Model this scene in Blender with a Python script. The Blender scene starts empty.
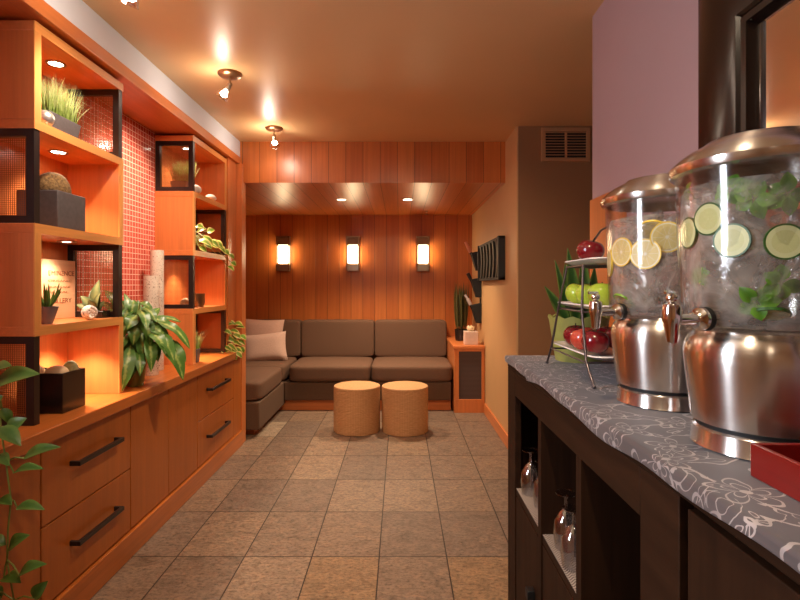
import bpy, bmesh, math, random
from mathutils import Vector, Matrix
random.seed(11)
PI = math.pi
scene = bpy.context.scene
COL = scene.collection

# ------------------------------------------------------------------ camera numbers
F = 510.0
CAMZ = 1.23
def px(x, y, Y):
    """world point at depth Y seen at photo position x, y"""
    return Vector(((x - 400) / F * Y, Y, CAMZ - (y - 285) / F * Y))

# ------------------------------------------------------------------ node helpers
class NT:
    def __init__(self, name):
        self.m = bpy.data.materials.new(name); self.m.use_nodes = True
        self.t = self.m.node_tree; self.t.nodes.clear()
        self.out = self.t.nodes.new('ShaderNodeOutputMaterial')
    def n(self, typ, **kw):
        nd = self.t.nodes.new(typ)
        for k, v in kw.items():
            if k.startswith('i_'):
                nd.inputs[k[2:].replace('_', ' ')].default_value = v
            else: setattr(nd, k, v)
        return nd
    def l(self, a, b): self.t.links.new(a, b)
    def put(self, sock, v):
        if isinstance(v, bpy.types.NodeSocket): self.l(v, sock)
        else: sock.default_value = v
    def math(self, op, a, b=0.0, c=None):
        nd = self.n('ShaderNodeMath', operation=op)
        self.put(nd.inputs[0], a); self.put(nd.inputs[1], b)
        if c is not None: self.put(nd.inputs[2], c)
        return nd.outputs[0]
    def obj(self):
        return self.n('ShaderNodeTexCoord').outputs['Object']
    def sep(self, v):
        s = self.n('ShaderNodeSeparateXYZ'); self.l(v, s.inputs[0]); return s.outputs
    def comb(self, x, y, z):
        c = self.n('ShaderNodeCombineXYZ')
        for i, v in enumerate((x, y, z)): self.put(c.inputs[i], v)
        return c.outputs[0]
    def mapping(self, v, scale=(1, 1, 1), loc=(0, 0, 0)):
        m = self.n('ShaderNodeMapping'); self.l(v, m.inputs[0])
        m.inputs['Scale'].default_value = scale; m.inputs['Location'].default_value = loc
        return m.outputs[0]
    def noise(self, v, scale=5, detail=3, rough=0.5, dist=0.0):
        nd = self.n('ShaderNodeTexNoise'); self.l(v, nd.inputs['Vector'])
        nd.inputs['Scale'].default_value = scale; nd.inputs['Detail'].default_value = detail
        nd.inputs['Roughness'].default_value = rough; nd.inputs['Distortion'].default_value = dist
        return nd.outputs['Fac']
    def white(self, v):
        nd = self.n('ShaderNodeTexWhiteNoise', noise_dimensions='3D'); self.l(v, nd.inputs['Vector']); return nd.outputs['Value']
    def ramp(self, fac, stops):
        r = self.n('ShaderNodeValToRGB'); self.l(fac, r.inputs[0])
        e = r.color_ramp.elements
        while len(e) < len(stops): e.new(0.5)
        for i, (p, c) in enumerate(stops):
            e[i].position = p; e[i].color = (c[0], c[1], c[2], 1)
        return r.outputs[0]
    def mix(self, fac, a, b, mode='MIX'):
        m = self.n('ShaderNodeMix', data_type='RGBA', blend_type=mode)
        self.put(m.inputs[0], fac)
        for s, v in ((m.inputs[6], a), (m.inputs[7], b)):
            if isinstance(v, bpy.types.NodeSocket): self.l(v, s)
            else: s.default_value = (v[0], v[1], v[2], 1)
        return m.outputs[2]
    def bump(self, h, strength=0.3, dist=0.002):
        b = self.n('ShaderNodeBump'); self.l(h, b.inputs['Height'])
        b.inputs['Strength'].default_value = strength; b.inputs['Distance'].default_value = dist
        return b.outputs[0]
    def bsdf(self, color, rough=0.5, metal=0.0, normal=None, **kw):
        p = self.n('ShaderNodeBsdfPrincipled')
        if isinstance(color, bpy.types.NodeSocket): self.l(color, p.inputs['Base Color'])
        else: p.inputs['Base Color'].default_value = (color[0], color[1], color[2], 1)
        self.put(p.inputs['Roughness'], rough); self.put(p.inputs['Metallic'], metal)
        if normal is not None: self.l(normal, p.inputs['Normal'])
        for k, v in kw.items(): self.put(p.inputs[k.replace('_', ' ')], v)
        return p.outputs[0]
    def done(self, shader):
        self.l(shader, self.out.inputs[0]); return self.m

def srgb(r, g, b):
    f = lambda c: (c / 255 / 12.92) if c / 255 <= 0.04045 else ((c / 255 + 0.055) / 1.055) ** 2.4
    return (f(r), f(g), f(b))

def m_plain(name, c, rough=0.5, metal=0.0, var=0.06, scale=30, bump=0.0, **kw):
    n = NT(name); v = n.obj()
    f = n.noise(v, scale, 3)
    d = (max(0, c[0] * (1 - var)), max(0, c[1] * (1 - var)), max(0, c[2] * (1 - var)))
    b = (min(1, c[0] * (1 + var)), min(1, c[1] * (1 + var)), min(1, c[2] * (1 + var)))
    col = n.ramp(f, [(0.3, d), (0.7, b)])
    nm = n.bump(f, bump, 0.003) if bump else None
    return n.done(n.bsdf(col, rough, metal, nm, **kw))

def m_wood(name, base, grain='z', rough=0.35, contrast=0.14, coat=0.25):
    n = NT(name); v = n.obj()
    sc = {'x': (1.2, 26, 26), 'y': (26, 1.2, 26), 'z': (26, 26, 1.2)}[grain]
    mv = n.mapping(v, sc)
    f1 = n.noise(mv, 1.0, 5, 0.6, 0.6)
    f2 = n.noise(n.mapping(v, tuple(s * 4 for s in sc)), 1.0, 2, 0.5)
    f = n.math('ADD', n.math('MULTIPLY', f1, 0.75), n.math('MULTIPLY', f2, 0.25))
    lo = tuple(c * (1 - contrast) for c in base); hi = tuple(min(1, c * (1 + contrast)) for c in base)
    col = n.ramp(f, [(0.32, lo), (0.68, hi)])
    return n.done(n.bsdf(col, rough, 0, n.bump(f, 0.08, 0.001), Coat_Weight=coat, Coat_Roughness=0.25, Specular_IOR_Level=(0.5 if coat else 0.10)))

def m_planks(name, base, width, off, rough=0.38):
    """vertical boards side by side along X, tint changes board to board"""
    n = NT(name); v = n.obj(); s = n.sep(v)
    u = n.math('DIVIDE', n.math('SUBTRACT', s[0], off), width)
    cell = n.math('FLOOR', u); fr = n.math('FRACT', u)
    rnd = n.white(n.comb(cell, 3.0, 1.0)); rnd2 = n.white(n.comb(cell, 7.0, 5.0))
    tint = n.ramp(rnd, [(0.0, tuple(c * k for c, k in zip(base, (0.82, 0.72, 0.66)))), (0.35, tuple(c * k for c, k in zip(base, (0.93, 0.88, 0.85)))),
                        (0.7, base), (0.92, tuple(c * k for c, k in zip(base, (1.08, 1.12, 1.15)))), (1.0, tuple(c * k for c, k in zip(base, (1.2, 1.4, 1.5))))])
    gv = n.comb(n.math('MULTIPLY', s[0], 40), n.math('ADD', n.math('MULTIPLY', s[1], 1.2), n.math('MULTIPLY', rnd2, 40)), n.math('ADD', n.math('MULTIPLY', s[2], 1.2), n.math('MULTIPLY', rnd, 50)))
    g = n.noise(gv, 1.0, 4, 0.6, 0.5)
    gr = n.ramp(g, [(0.3, (0.84, 0.81, 0.78)), (0.7, (1.08, 1.09, 1.10))])
    col = n.mix(1.0, tint, gr, 'MULTIPLY')
    edge = n.math('MINIMUM', fr, n.math('SUBTRACT', 1.0, fr))
    gap = n.math('LESS_THAN', edge, 0.016)
    col = n.mix(gap, col, tuple(c * 0.25 for c in base))
    return n.done(n.bsdf(col, rough, 0, n.bump(n.math('SUBTRACT', 1.0, gap), 0.5, 0.003), Coat_Weight=0.2, Coat_Roughness=0.3))

M = {}
OR = srgb(206, 120, 64)
M['wood_z'] = m_wood('orange_wood_upright', OR, 'z')
M['wood_y'] = m_wood('orange_wood_lengthwise', OR, 'y')
M['wood_x'] = m_wood('orange_wood_crosswise', OR, 'x')
M['wood_edge'] = m_wood('lit_tone_orange_wood_edge', srgb(222, 150, 80), 'y', 0.35, 0.15)  # light on the front edges painted in as a paler tone, both edge woods
M['wood_edge_lit_z'] = m_wood('lit_tone_orange_wood_edge_upright', srgb(222, 150, 80), 'z', 0.35, 0.15)
CB = srgb(172, 94, 34)
M['cab_z'] = m_wood('cabinet_wood_upright', CB, 'z', 0.4, 0.13, 0.08)
M['cab_y'] = m_wood('cabinet_wood_lengthwise', srgb(186, 104, 44), 'y', 0.3, 0.2)
M['planks'] = m_planks('cedar_boards', srgb(196, 112, 50), 0.134, -0.02)
M['bar'] = m_wood('dark_espresso_wood', srgb(46, 27, 15), 'z', 0.62, 0.3, 0.0)
M['bar_y'] = m_wood('dark_espresso_wood_lengthwise', srgb(46, 27, 15), 'y', 0.62, 0.3, 0.0)
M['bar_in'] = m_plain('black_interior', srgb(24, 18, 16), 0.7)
M['frame_black'] = m_plain('blackened_metal', srgb(42, 32, 30), 0.35, 0.3)
M['wire'] = m_plain('dark_polished_wire', srgb(104, 96, 98), 0.3, 0.8)
M['black'] = m_plain('matt_black', srgb(11, 10, 9), 0.6)
M['ceiling'] = m_plain('beige_ceiling_paint', srgb(216, 180, 132), 0.38, var=0.02, scale=3)
M['white_paint'] = m_plain('off_white_paint', srgb(222, 232, 248), 0.6, var=0.02, scale=3)
M['tan'] = m_plain('tan_wall_paint', srgb(196, 154, 106), 0.55, var=0.03, scale=3)
M['brown'] = m_plain('brown_wall_paint', srgb(140, 98, 62), 0.6, var=0.04, scale=3)
M['vent'] = m_plain('light_brown_vent_paint', srgb(172, 124, 84), 0.5, var=0.03, scale=3)
M['purple'] = m_plain('mauve_wall_paint', srgb(158, 130, 132), 0.6, var=0.02, scale=3)
M['grey_planter'] = m_plain('charcoal_planter', srgb(88, 82, 84), 0.65, var=0.12, scale=60, bump=0.1)
M['black_planter'] = m_plain('black_lacquer_planter', srgb(32, 24, 22), 0.22)
M['sofa'] = m_plain('brown_grey_upholstery', srgb(100, 71, 52), 0.85, var=0.12, scale=120, bump=0.15)
M['sofa_base'] = m_plain('brown_grey_base_upholstery', srgb(96, 71, 53), 0.85, var=0.12, scale=120, bump=0.15)
M['pillow'] = m_plain('dusty_pink_linen', srgb(198, 160, 142), 0.9, var=0.1, scale=150, bump=0.2)
M['pillow_b'] = m_plain('pale_taupe_linen', srgb(190, 158, 142), 0.9, var=0.1, scale=150, bump=0.2)
M['chrome'] = m_plain('chrome', (0.8, 0.78, 0.76), 0.12, 1.0, var=0.02)
M['bronze'] = m_plain('bronze', srgb(150, 112, 80), 0.3, 0.9)
M['nickel'] = m_plain('brushed_nickel', srgb(170, 150, 130), 0.35, 0.9)
M['porcelain'] = m_plain('white_porcelain', srgb(236, 226, 222), 0.15, var=0.02)
M['stone_cream'] = m_plain('cream_pebble', srgb(224, 192, 150), 0.6, var=0.1, scale=25)
M['stone_green'] = m_plain('green_grey_pebble', srgb(150, 138, 92), 0.7, var=0.3, scale=60, bump=0.4)
M['stone_white'] = m_plain('white_pebble', srgb(232, 226, 220), 0.5, var=0.08, scale=30)
M['moss'] = m_plain('dry_moss', srgb(120, 92, 56), 0.95, var=0.55, scale=120, bump=1.0)
M['ceramic_speck'] = None
M['green_pot'] = m_plain('olive_glazed_pot', srgb(134, 138, 66), 0.3)
M['lime_pot'] = m_plain('pale_green_pot', srgb(158, 160, 84), 0.5)
M['soil'] = m_plain('potting_soil', srgb(48, 34, 24), 0.95, var=0.4, scale=120, bump=0.6)
M['bowl_grey'] = m_plain('grey_stoneware', srgb(138, 134, 150), 0.5, var=0.1)
M['red_box'] = m_wood('red_stained_wood', srgb(116, 15, 9), 'y', 0.3, 0.2, 0.4)
M['tissue'] = m_plain('white_tissue', srgb(244, 226, 190), 0.9)
M['tissue_box'] = m_plain('beige_box', srgb(206, 180, 164), 0.7)
M['pink_wood'] = m_plain('pink_tip', srgb(222, 140, 104), 0.5)
M['silver_tip'] = m_plain('silver_tip', srgb(215, 205, 205), 0.3, 0.5)
M['panel_dark'] = None
M['mirror'] = m_plain('mirror_silver', (0.78, 0.72, 0.68), 0.02, 1.0, var=0.0)
M['mirror_frame'] = m_plain('polished_dark_wood_frame', srgb(24, 13, 9), 0.2, 0.0, var=0.2, scale=8, Specular_IOR_Level=0.35)
M['sphere_silver'] = m_plain('mercury_glass', (0.92, 0.90, 0.88), 0.28, 0.85, var=0.15, scale=60, bump=0.1)
M['raffia'] = None
M['liner'] = None

# speckled ceramic
n = NT('speckled_cream_ceramic'); v = n.obj()
f = n.noise(v, 140, 2); g = n.noise(v, 18, 3)
c = n.mix(n.math('GREATER_THAN', f, 0.62), n.ramp(g, [(0.3, srgb(196, 174, 156)), (0.7, srgb(218, 200, 182))]), srgb(140, 112, 98))
M['ceramic_speck'] = n.done(n.bsdf(c, 0.6, 0, n.bump(f, 0.3, 0.002)))
# dark woven panel of the side cabinet
n = NT('dark_ribbed_panel'); v = n.obj(); s = n.sep(v)
w = n.math('SINE', n.math('MULTIPLY', s[2], 520.0))
M['panel_dark'] = n.done(n.bsdf(n.ramp(n.math('MULTIPLY_ADD', w, 0.5, 0.5), [(0, srgb(54, 40, 36)), (1, srgb(92, 70, 62))]), 0.7))
# raffia wrap
n = NT('raffia_wrap'); v = n.obj(); s = n.sep(v)
ang = n.math('ARCTAN2', s[1], s[0])
wob = n.noise(v, 9, 2)
w = n.math('SINE', n.math('ADD', n.math('MULTIPLY', s[2], 620.0), n.math('MULTIPLY', wob, 26.0)))
w2 = n.math('SINE', n.math('MULTIPLY', ang, 90.0))
h = n.math('ADD', n.math('MULTIPLY', w, 0.5), n.math('MULTIPLY', w2, 0.22))
fn = n.noise(n.mapping(v, (20, 20, 160)), 1.5, 3)
h2 = n.math('ADD', n.math('MULTIPLY_ADD', h, 0.28, 0.3), n.math('MULTIPLY', fn, 0.45))
c = n.ramp(h2, [(0.15, srgb(140, 92, 52)), (0.5, srgb(200, 144, 92)), (0.9, srgb(230, 184, 132))])
M['raffia'] = n.done(n.bsdf(c, 0.75, 0, n.bump(h2, 1.0, 0.008)))
n = NT('raffia_lid'); v = n.obj(); s = n.sep(v)
r = n.math('SQRT', n.math('ADD', n.math('MULTIPLY', s[0], s[0]), n.math('MULTIPLY', s[1], s[1])))
w = n.math('SINE', n.math('MULTIPLY', r, 700.0)); fn = n.noise(v, 60, 3)
h2 = n.math('ADD', n.math('MULTIPLY_ADD', w, 0.2, 0.3), n.math('MULTIPLY', fn, 0.4))
M['raffia_top'] = n.done(n.bsdf(n.ramp(h2, [(0.15, srgb(160, 110, 66)), (0.55, srgb(206, 154, 102)), (0.9, srgb(226, 182, 132))]), 0.75, 0, n.bump(h2, 0.5, 0.003)))
# chevron shelf liner
n = NT('chevron_liner'); v = n.obj(); s = n.sep(v)
tri = n.math('PINGPONG', n.math('MULTIPLY', s[0], 1.0), 0.012)
st = n.math('FRACT', n.math('DIVIDE', n.math('ADD', s[1], tri), 0.008))
M['liner'] = n.done(n.bsdf(n.mix(n.math('LESS_THAN', st, 0.45), srgb(176, 160, 146), srgb(108, 94, 86)), 0.8))
# floor tiles
n = NT('slate_floor_tiles'); v = n.obj(); s = n.sep(v)
u = n.math('DIVIDE', n.math('ADD', s[0], 0.094), 0.305); w = n.math('DIVIDE', n.math('SUBTRACT', s[1], 2.309), 0.457)
cu, cw = n.math('FLOOR', u), n.math('FLOOR', w); fu, fw = n.math('FRACT', u), n.math('FRACT', w)
r1 = n.white(n.comb(cu, cw, 2.3)); r2 = n.white(n.comb(cw, cu, 9.1))
base = n.ramp(r1, [(0.0, srgb(122, 104, 91)), (0.4, srgb(128, 109, 94)), (0.7, srgb(136, 114, 96)), (0.88, srgb(144, 123, 104)), (0.95, srgb(142, 115, 88)), (1.0, srgb(164, 147, 128))])
dv = n.comb(n.math('ADD', s[0], n.math('MULTIPLY', r1, 9.0)), n.math('ADD', s[1], n.math('MULTIPLY', r2, 7.0)), s[2])
cl = n.noise(n.mapping(dv, (7, 11, 7)), 1.6, 6, 0.68, 0.8)
fine = n.noise(n.mapping(dv, (1.0, 1.6, 1.0)), 48, 5, 0.75)
col = n.mix(1.0, base, n.ramp(cl, [(0.3, (0.60, 0.56, 0.52)), (0.5, (0.96, 0.95, 0.94)), (0.72, (1.25, 1.16, 1.04))]), 'MULTIPLY')
col = n.mix(0.8, col, n.ramp(fine, [(0.38, (0.35, 0.32, 0.30)), (0.48, (0.9, 0.89, 0.87)), (0.64, (1.3, 1.27, 1.22))]), 'MULTIPLY')
eu = n.math('MULTIPLY', n.math('MINIMUM', fu, n.math('SUBTRACT', 1.0, fu)), 0.305)
ew = n.math('MULTIPLY', n.math('MINIMUM', fw, n.math('SUBTRACT', 1.0, fw)), 0.457)
gr = n.math('LESS_THAN', n.math('MINIMUM', eu, ew), 0.0028)
col = n.mix(gr, col, srgb(54, 42, 35))
hh = n.math('SUBTRACT', n.math('ADD', n.math('MULTIPLY', cl, 0.6), n.math('MULTIPLY', fine, 0.4)), n.math('MULTIPLY', gr, 0.8))
M['floor'] = n.done(n.bsdf(col, n.math('MULTIPLY_ADD', fine, 0.25, 0.36), 0, n.bump(hh, 0.9, 0.006)))
# red mosaic wall
n = NT('red_mosaic_tiles'); v = n.obj(); s = n.sep(v)
P = 0.030
fu = n.math('FRACT', n.math('DIVIDE', s[1], P)); fw = n.math('FRACT', n.math('DIVIDE', s[2], P))
cell = n.comb(n.math('FLOOR', n.math('DIVIDE', s[1], P)), n.math('FLOOR', n.math('DIVIDE', s[2], P)), 1.0)
r1 = n.white(cell)
e = n.math('MINIMUM', n.math('MINIMUM', fu, n.math('SUBTRACT', 1.0, fu)), n.math('MINIMUM', fw, n.math('SUBTRACT', 1.0, fw)))
gr = n.math('LESS_THAN', e, 0.065)
col = n.mix(gr, n.ramp(r1, [(0, srgb(196, 74, 60)), (0.5, srgb(210, 88, 72)), (1, srgb(222, 104, 86))]), srgb(240, 200, 178))
M['mosaic'] = n.done(n.bsdf(col, n.math('MULTIPLY_ADD', gr, 0.5, 0.12), 0, n.bump(n.math('SUBTRACT', 1.0, gr), 0.6, 0.002)))
# woven wire mesh (holes really are open)
n = NT('copper_wire_mesh'); v = n.obj(); s = n.sep(v)
P = 0.0075
fu = n.math('FRACT', n.math('DIVIDE', s[0], P)); fw = n.math('FRACT', n.math('DIVIDE', s[2], P))
wire = n.math('MAXIMUM', n.math('LESS_THAN', fu, 0.24), n.math('LESS_THAN', fw, 0.24))
tr = n.n('ShaderNodeBsdfTransparent'); b = n.bsdf(srgb(150, 96, 56), 0.4, 0.4)
mx = n.n('ShaderNodeMixShader'); n.l(wire, mx.inputs[0]); n.l(tr.outputs[0], mx.inputs[1]); n.l(b, mx.inputs[2])
M['mesh'] = n.done(mx.outputs[0])
# clear glass / acrylic without lensing
def m_clear(name, tint=(0.97, 0.97, 0.97), base=0.05, rough=0.03, bump=0.0, milk=0.0, milkcol=(0.8, 0.76, 0.7), scale=40, blend=0.5):
    n = NT(name); v = n.obj()
    tr = n.n('ShaderNodeBsdfTransparent'); tr.inputs[0].default_value = (*tint, 1)
    gl = n.n('ShaderNodeBsdfGlossy'); gl.inputs['Roughness'].default_value = rough
    lw = n.n('ShaderNodeLayerWeight'); lw.inputs['Blend'].default_value = blend
    fac = n.math('MULTIPLY_ADD', n.math('POWER', lw.outputs['Facing'], 3.0), 0.55, base)
    if bump:
        nm = n.bump(n.noise(v, scale, 3, 0.6, 0.5), bump, 0.01); n.l(nm, gl.inputs['Normal'])
    mx = n.n('ShaderNodeMixShader'); n.l(fac, mx.inputs[0]); n.l(tr.outputs[0], mx.inputs[1]); n.l(gl.outputs[0], mx.inputs[2])
    sh = mx.outputs[0]
    if milk:
        d = n.n('ShaderNodeBsdfDiffuse'); d.inputs[0].default_value = (*milkcol, 1)
        tl = n.n('ShaderNodeBsdfTranslucent'); tl.inputs[0].default_value = (*milkcol, 1)
        ms = n.n('ShaderNodeMixShader'); ms.inputs[0].default_value = 0.5
        n.l(d.outputs[0], ms.inputs[1]); n.l(tl.outputs[0], ms.inputs[2])
        m2 = n.n('ShaderNodeMixShader'); n.l(sh, m2.inputs[1]); n.l(ms.outputs[0], m2.inputs[2])
        nf = n.noise(v, scale * 0.6, 4, 0.65, 0.8)
        n.l(n.math('MULTIPLY', n.ramp_val(nf), milk), m2.inputs[0])
        sh = m2.outputs[0]
    return n.done(sh)
def _rv(self, f):
    r = self.n('ShaderNodeMapRange'); self.l(f, r.inputs[0])
    r.inputs[1].default_value = 0.35; r.inputs[2].default_value = 0.7; return r.outputs[0]
NT.ramp_val = _rv
M['acrylic'] = m_clear('clear_acrylic', (0.98, 0.98, 0.98), 0.04, 0.10)
M['glass'] = m_clear('thin_drinking_glass', (0.93, 0.93, 0.95), 0.26, 0.05)
M['water'] = m_clear('infused_water', (0.97, 0.955, 0.925), 0.03, 0.06, 0.5, 0.55, (0.97, 0.91, 0.82), 22)
M['ice'] = m_clear('ice_chunks', (0.985, 0.98, 0.975), 0.28, 0.07, 1.0, 0.5, (0.98, 0.94, 0.88), 60)
# brushed steel, brushing runs round the vertical axis
n = NT('brushed_steel'); v = n.obj(); s = n.sep(v)
f = n.noise(n.comb(n.math('MULTIPLY', s[0], 2.0), n.math('MULTIPLY', s[1], 2.0), n.math('MULTIPLY', s[2], 500.0)), 1.0, 3)
tg = n.n('ShaderNodeTangent', direction_type='RADIAL', axis='Z')
p = n.n('ShaderNodeBsdfPrincipled')
p.inputs['Base Color'].default_value = (0.74, 0.70, 0.66, 1); p.inputs['Metallic'].default_value = 1
n.put(p.inputs['Roughness'], n.math('MULTIPLY_ADD', f, 0.08, 0.2))
p.inputs['Anisotropic'].default_value = 0.85; p.inputs['Anisotropic Rotation'].default_value = 0.25; n.l(tg.outputs[0], p.inputs['Tangent'])

M['steel'] = n.done(p.outputs[0])
# runner cloth: grey with pale scrolling flowers
n = NT('grey_floral_cloth'); v = n.obj()
wob = n.n('ShaderNodeTexNoise'); n.l(v, wob.inputs['Vector']); wob.inputs['Scale'].default_value = 14; wob.inputs['Detail'].default_value = 2
vm = n.n('ShaderNodeVectorMath', operation='MULTIPLY_ADD'); n.l(wob.outputs['Color'], vm.inputs[0]); vm.inputs[1].default_value = (0.03, 0.03, 0.0); n.l(v, vm.inputs[2])
fl = n.sep(vm.outputs[0]); flat = n.comb(n.math('ADD', fl[0], n.math('MULTIPLY', fl[2], -1.0)), fl[1], 0.0)
vo = n.n('ShaderNodeTexVoronoi', voronoi_dimensions='2D', feature='F1'); n.l(flat, vo.inputs['Vector']); vo.inputs['Scale'].default_value = 9.5; vo.inputs['Randomness'].default_value = 0.75
sb = n.n('ShaderNodeVectorMath', operation='SUBTRACT'); n.l(flat, sb.inputs[0]); n.l(vo.outputs['Position'], sb.inputs[1])
q = n.sep(sb.outputs[0])
rad = n.math('SQRT', n.math('ADD', n.math('MULTIPLY', q[0], q[0]), n.math('MULTIPLY', q[1], q[1])))
an = n.math('ADD', n.math('ARCTAN2', q[1], q[0]), n.math('MULTIPLY', n.sep(vo.outputs['Color'])[0], 6.0))
pet = n.math('ABSOLUTE', n.math('COSINE', n.math('MULTIPLY', an, 2.5)))
R = n.math('MULTIPLY_ADD', pet, 0.030, 0.010)
l1 = n.math('LESS_THAN', n.math('ABSOLUTE', n.math('SUBTRACT', rad, R)), 0.0021)
l1b = n.math('LESS_THAN', n.math('ABSOLUTE', n.math('SUBTRACT', rad, n.math('MULTIPLY', R, 0.55))), 0.0012)
l2 = n.math('LESS_THAN', rad, 0.006)
sc1 = n.noise(flat, 7.0, 1.0, 0.4, 1.6)
l3 = n.math('LESS_THAN', n.math('ABSOLUTE', n.math('SUBTRACT', sc1, 0.5)), 0.012)
sc2 = n.noise(flat, 16.0, 1.0, 0.4, 2.2)
l4 = n.math('MULTIPLY', n.math('LESS_THAN', n.math('ABSOLUTE', n.math('SUBTRACT', sc2, 0.56)), 0.016), n.math('GREATER_THAN', sc1, 0.48))
far = n.math('GREATER_THAN', rad, 0.03)
mask = n.math('MAXIMUM', n.math('MAXIMUM', l1, n.math('MAXIMUM', l1b, l2)), n.math('MULTIPLY', far, n.math('MAXIMUM', l3, l4)))
fade = n.math('MULTIPLY', mask, n.math('MULTIPLY_ADD', n.noise(v, 20, 2), 0.8, 0.12))
col = n.mix(fade, n.ramp(n.noise(v, 5, 2), [(0.3, srgb(66, 60, 64)), (0.7, srgb(82, 75, 78))]), srgb(196, 186, 184))
M['cloth'] = n.done(n.bsdf(col, 0.6, 0, n.bump(fade, 0.3, 0.001), Sheen_Weight=0.2))
# leaves: colour follows distance from the midrib (the plants really are variegated)
def m_leaf(name, mid, rim, t0=0.35, t1=0.75, blotch=0.35, rough=0.35, transl=0.25):
    n = NT(name)
    at = n.n('ShaderNodeAttribute', attribute_name='rim'); v = n.obj()
    f = n.math('ADD', at.outputs['Fac'], n.math('MULTIPLY', n.math('SUBTRACT', n.noise(v, 45, 3), 0.5), blotch * 2))
    mr = n.n('ShaderNodeMapRange'); n.l(f, mr.inputs[0]); mr.inputs[1].default_value = t0; mr.inputs[2].default_value = t1
    col = n.mix(mr.outputs[0], mid, rim)
    col = n.mix(0.6, col, n.ramp(n.noise(v, 12, 2), [(0.3, (0.7, 0.72, 0.7)), (0.7, (1.15, 1.12, 1.05))]), 'MULTIPLY')
    b = n.bsdf(col, rough); t = n.n('ShaderNodeBsdfTranslucent'); n.l(col, t.inputs[0])
    mx = n.n('ShaderNodeMixShader'); mx.inputs[0].default_value = transl
    n.l(b, mx.inputs[1]); n.l(t.outputs[0], mx.inputs[2])
    return n.done(mx.outputs[0])
M['leaf_pothos'] = m_leaf('pothos_leaf', srgb(78, 112, 46), srgb(104, 132, 58))
M['leaf_lily'] = m_leaf('dark_variegated_leaf', srgb(170, 188, 104), srgb(86, 128, 54), 0.0, 0.32, 0.5)
M['leaf_varieg'] = m_leaf('cream_variegated_leaf', srgb(120, 160, 52), srgb(236, 226, 140), 0.45, 0.75, 0.4)
M['leaf_dark'] = m_leaf('dark_green_leaf', srgb(52, 90, 38), srgb(104, 130, 56), 0.4, 0.9, 0.3)
M['leaf_reed'] = m_leaf('deep_green_reed', srgb(70, 72, 40), srgb(112, 98, 56), 0.3, 0.9, 0.5)
M['leaf_succ'] = m_leaf('succulent_leaf', srgb(134, 170, 78), srgb(96, 130, 62), 0.3, 0.9, 0.2)
M['leaf_pale'] = m_leaf('grey_green_leaf', srgb(150, 156, 104), srgb(104, 116, 78), 0.2, 0.9, 0.4)
M['leaf_mint'] = m_leaf('mint_leaf', srgb(92, 150, 42), srgb(120, 176, 62), 0.2, 0.9, 0.3, 0.4, 0.4)
M['wheat'] = m_leaf('wheatgrass_blade', srgb(150, 172, 84), srgb(208, 212, 156), 0.2, 0.8, 0.5, 0.5, 0.35)
M['stem'] = m_plain('green_stem', srgb(120, 128, 56), 0.5)
M['apple_red'] = None
def m_apple(name, a, b, c):
    n = NT(name); v = n.obj(); s = n.sep(v)
    ang = n.math('ARCTAN2', s[1], s[0])
    f = n.noise(n.comb(n.math('MULTIPLY', ang, 3.5), n.math('MULTIPLY', s[2], 12.0), 0.0), 1.6, 4, 0.65)
    sp = n.math('GREATER_THAN', n.noise(v, 420, 1), 0.7)
    col = n.mix(n.math('MULTIPLY', sp, 0.5), n.ramp(f, [(0.3, a), (0.55, b), (0.8, c)]), srgb(226, 190, 140))
    return n.done(n.bsdf(col, 0.18, 0, None, Coat_Weight=0.4, Coat_Roughness=0.08))
M['apple_red'] = m_apple('red_apple_skin', srgb(84, 8, 20), srgb(122, 12, 26), srgb(160, 36, 36))
M['apple_blush'] = m_apple('blushed_apple_skin', srgb(160, 30, 34), srgb(200, 78, 60), srgb(222, 136, 84))
M['apple_green'] = m_apple('green_apple_skin', srgb(150, 176, 44), srgb(172, 192, 60), srgb(196, 206, 92))
# citrus and cucumber faces
def m_slice(name, core, flesh, pith, spokes, r0, r1, sw=0.0011):
    n = NT(name); v = n.obj(); s = n.sep(v)
    r = n.math('SQRT', n.math('ADD', n.math('MULTIPLY', s[0], s[0]), n.math('MULTIPLY', s[1], s[1])))
    ang = n.math('ARCTAN2', s[1], s[0])
    k = n.math('ABSOLUTE', n.math('SINE', n.math('MULTIPLY', ang, spokes * 0.5)))
    spoke = n.math('LESS_THAN', n.math('MULTIPLY', k, r), sw)
    fl = n.noise(n.comb(n.math('MULTIPLY', ang, 14.0), n.math('MULTIPLY', r, 80.0), 0.0), 1.0, 3)
    col = n.mix(fl, flesh, core)
    col = n.mix(spoke, col, pith)
    col = n.mix(n.math('GREATER_THAN', r, r1), col, pith)
    col = n.mix(n.math('LESS_THAN', r, r0), col, pith)
    b = n.bsdf(col, 0.3); t = n.n('ShaderNodeBsdfTranslucent'); n.l(col, t.inputs[0])
    mx = n.n('ShaderNodeMixShader'); mx.inputs[0].default_value = 0.3
    n.l(b, mx.inputs[1]); n.l(t.outputs[0], mx.inputs[2])
    return n.done(mx.outputs[0])
M['lemon_flesh'] = m_slice('lemon_flesh', srgb(242, 228, 166), srgb(232, 208, 130), srgb(252, 246, 222), 10, 0.003, 0.0240)
M['lemon_peel'] = m_plain('lemon_peel', srgb(240, 206, 84), 0.4)
M['lime_peel'] = m_plain('lime_peel', srgb(112, 156, 40), 0.4)
M['cuc_flesh'] = m_slice('cucumber_flesh', srgb(232, 232, 178), srgb(200, 208, 132), srgb(226, 230, 176), 6, 0.001, 0.0150, 0.0002)
M['cuc_peel'] = m_plain('cucumber_peel', srgb(40, 84, 28), 0.35, var=0.3, scale=200)
def m_emit(name, c, s):
    n = NT(name); e = n.n('ShaderNodeEmission'); e.inputs[0].default_value = (*c, 1); e.inputs[1].default_value = s
    return n.done(e.outputs[0])
M['bulb'] = m_emit('lit_bulb', (1.0, 0.86, 0.68), 14)
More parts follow.
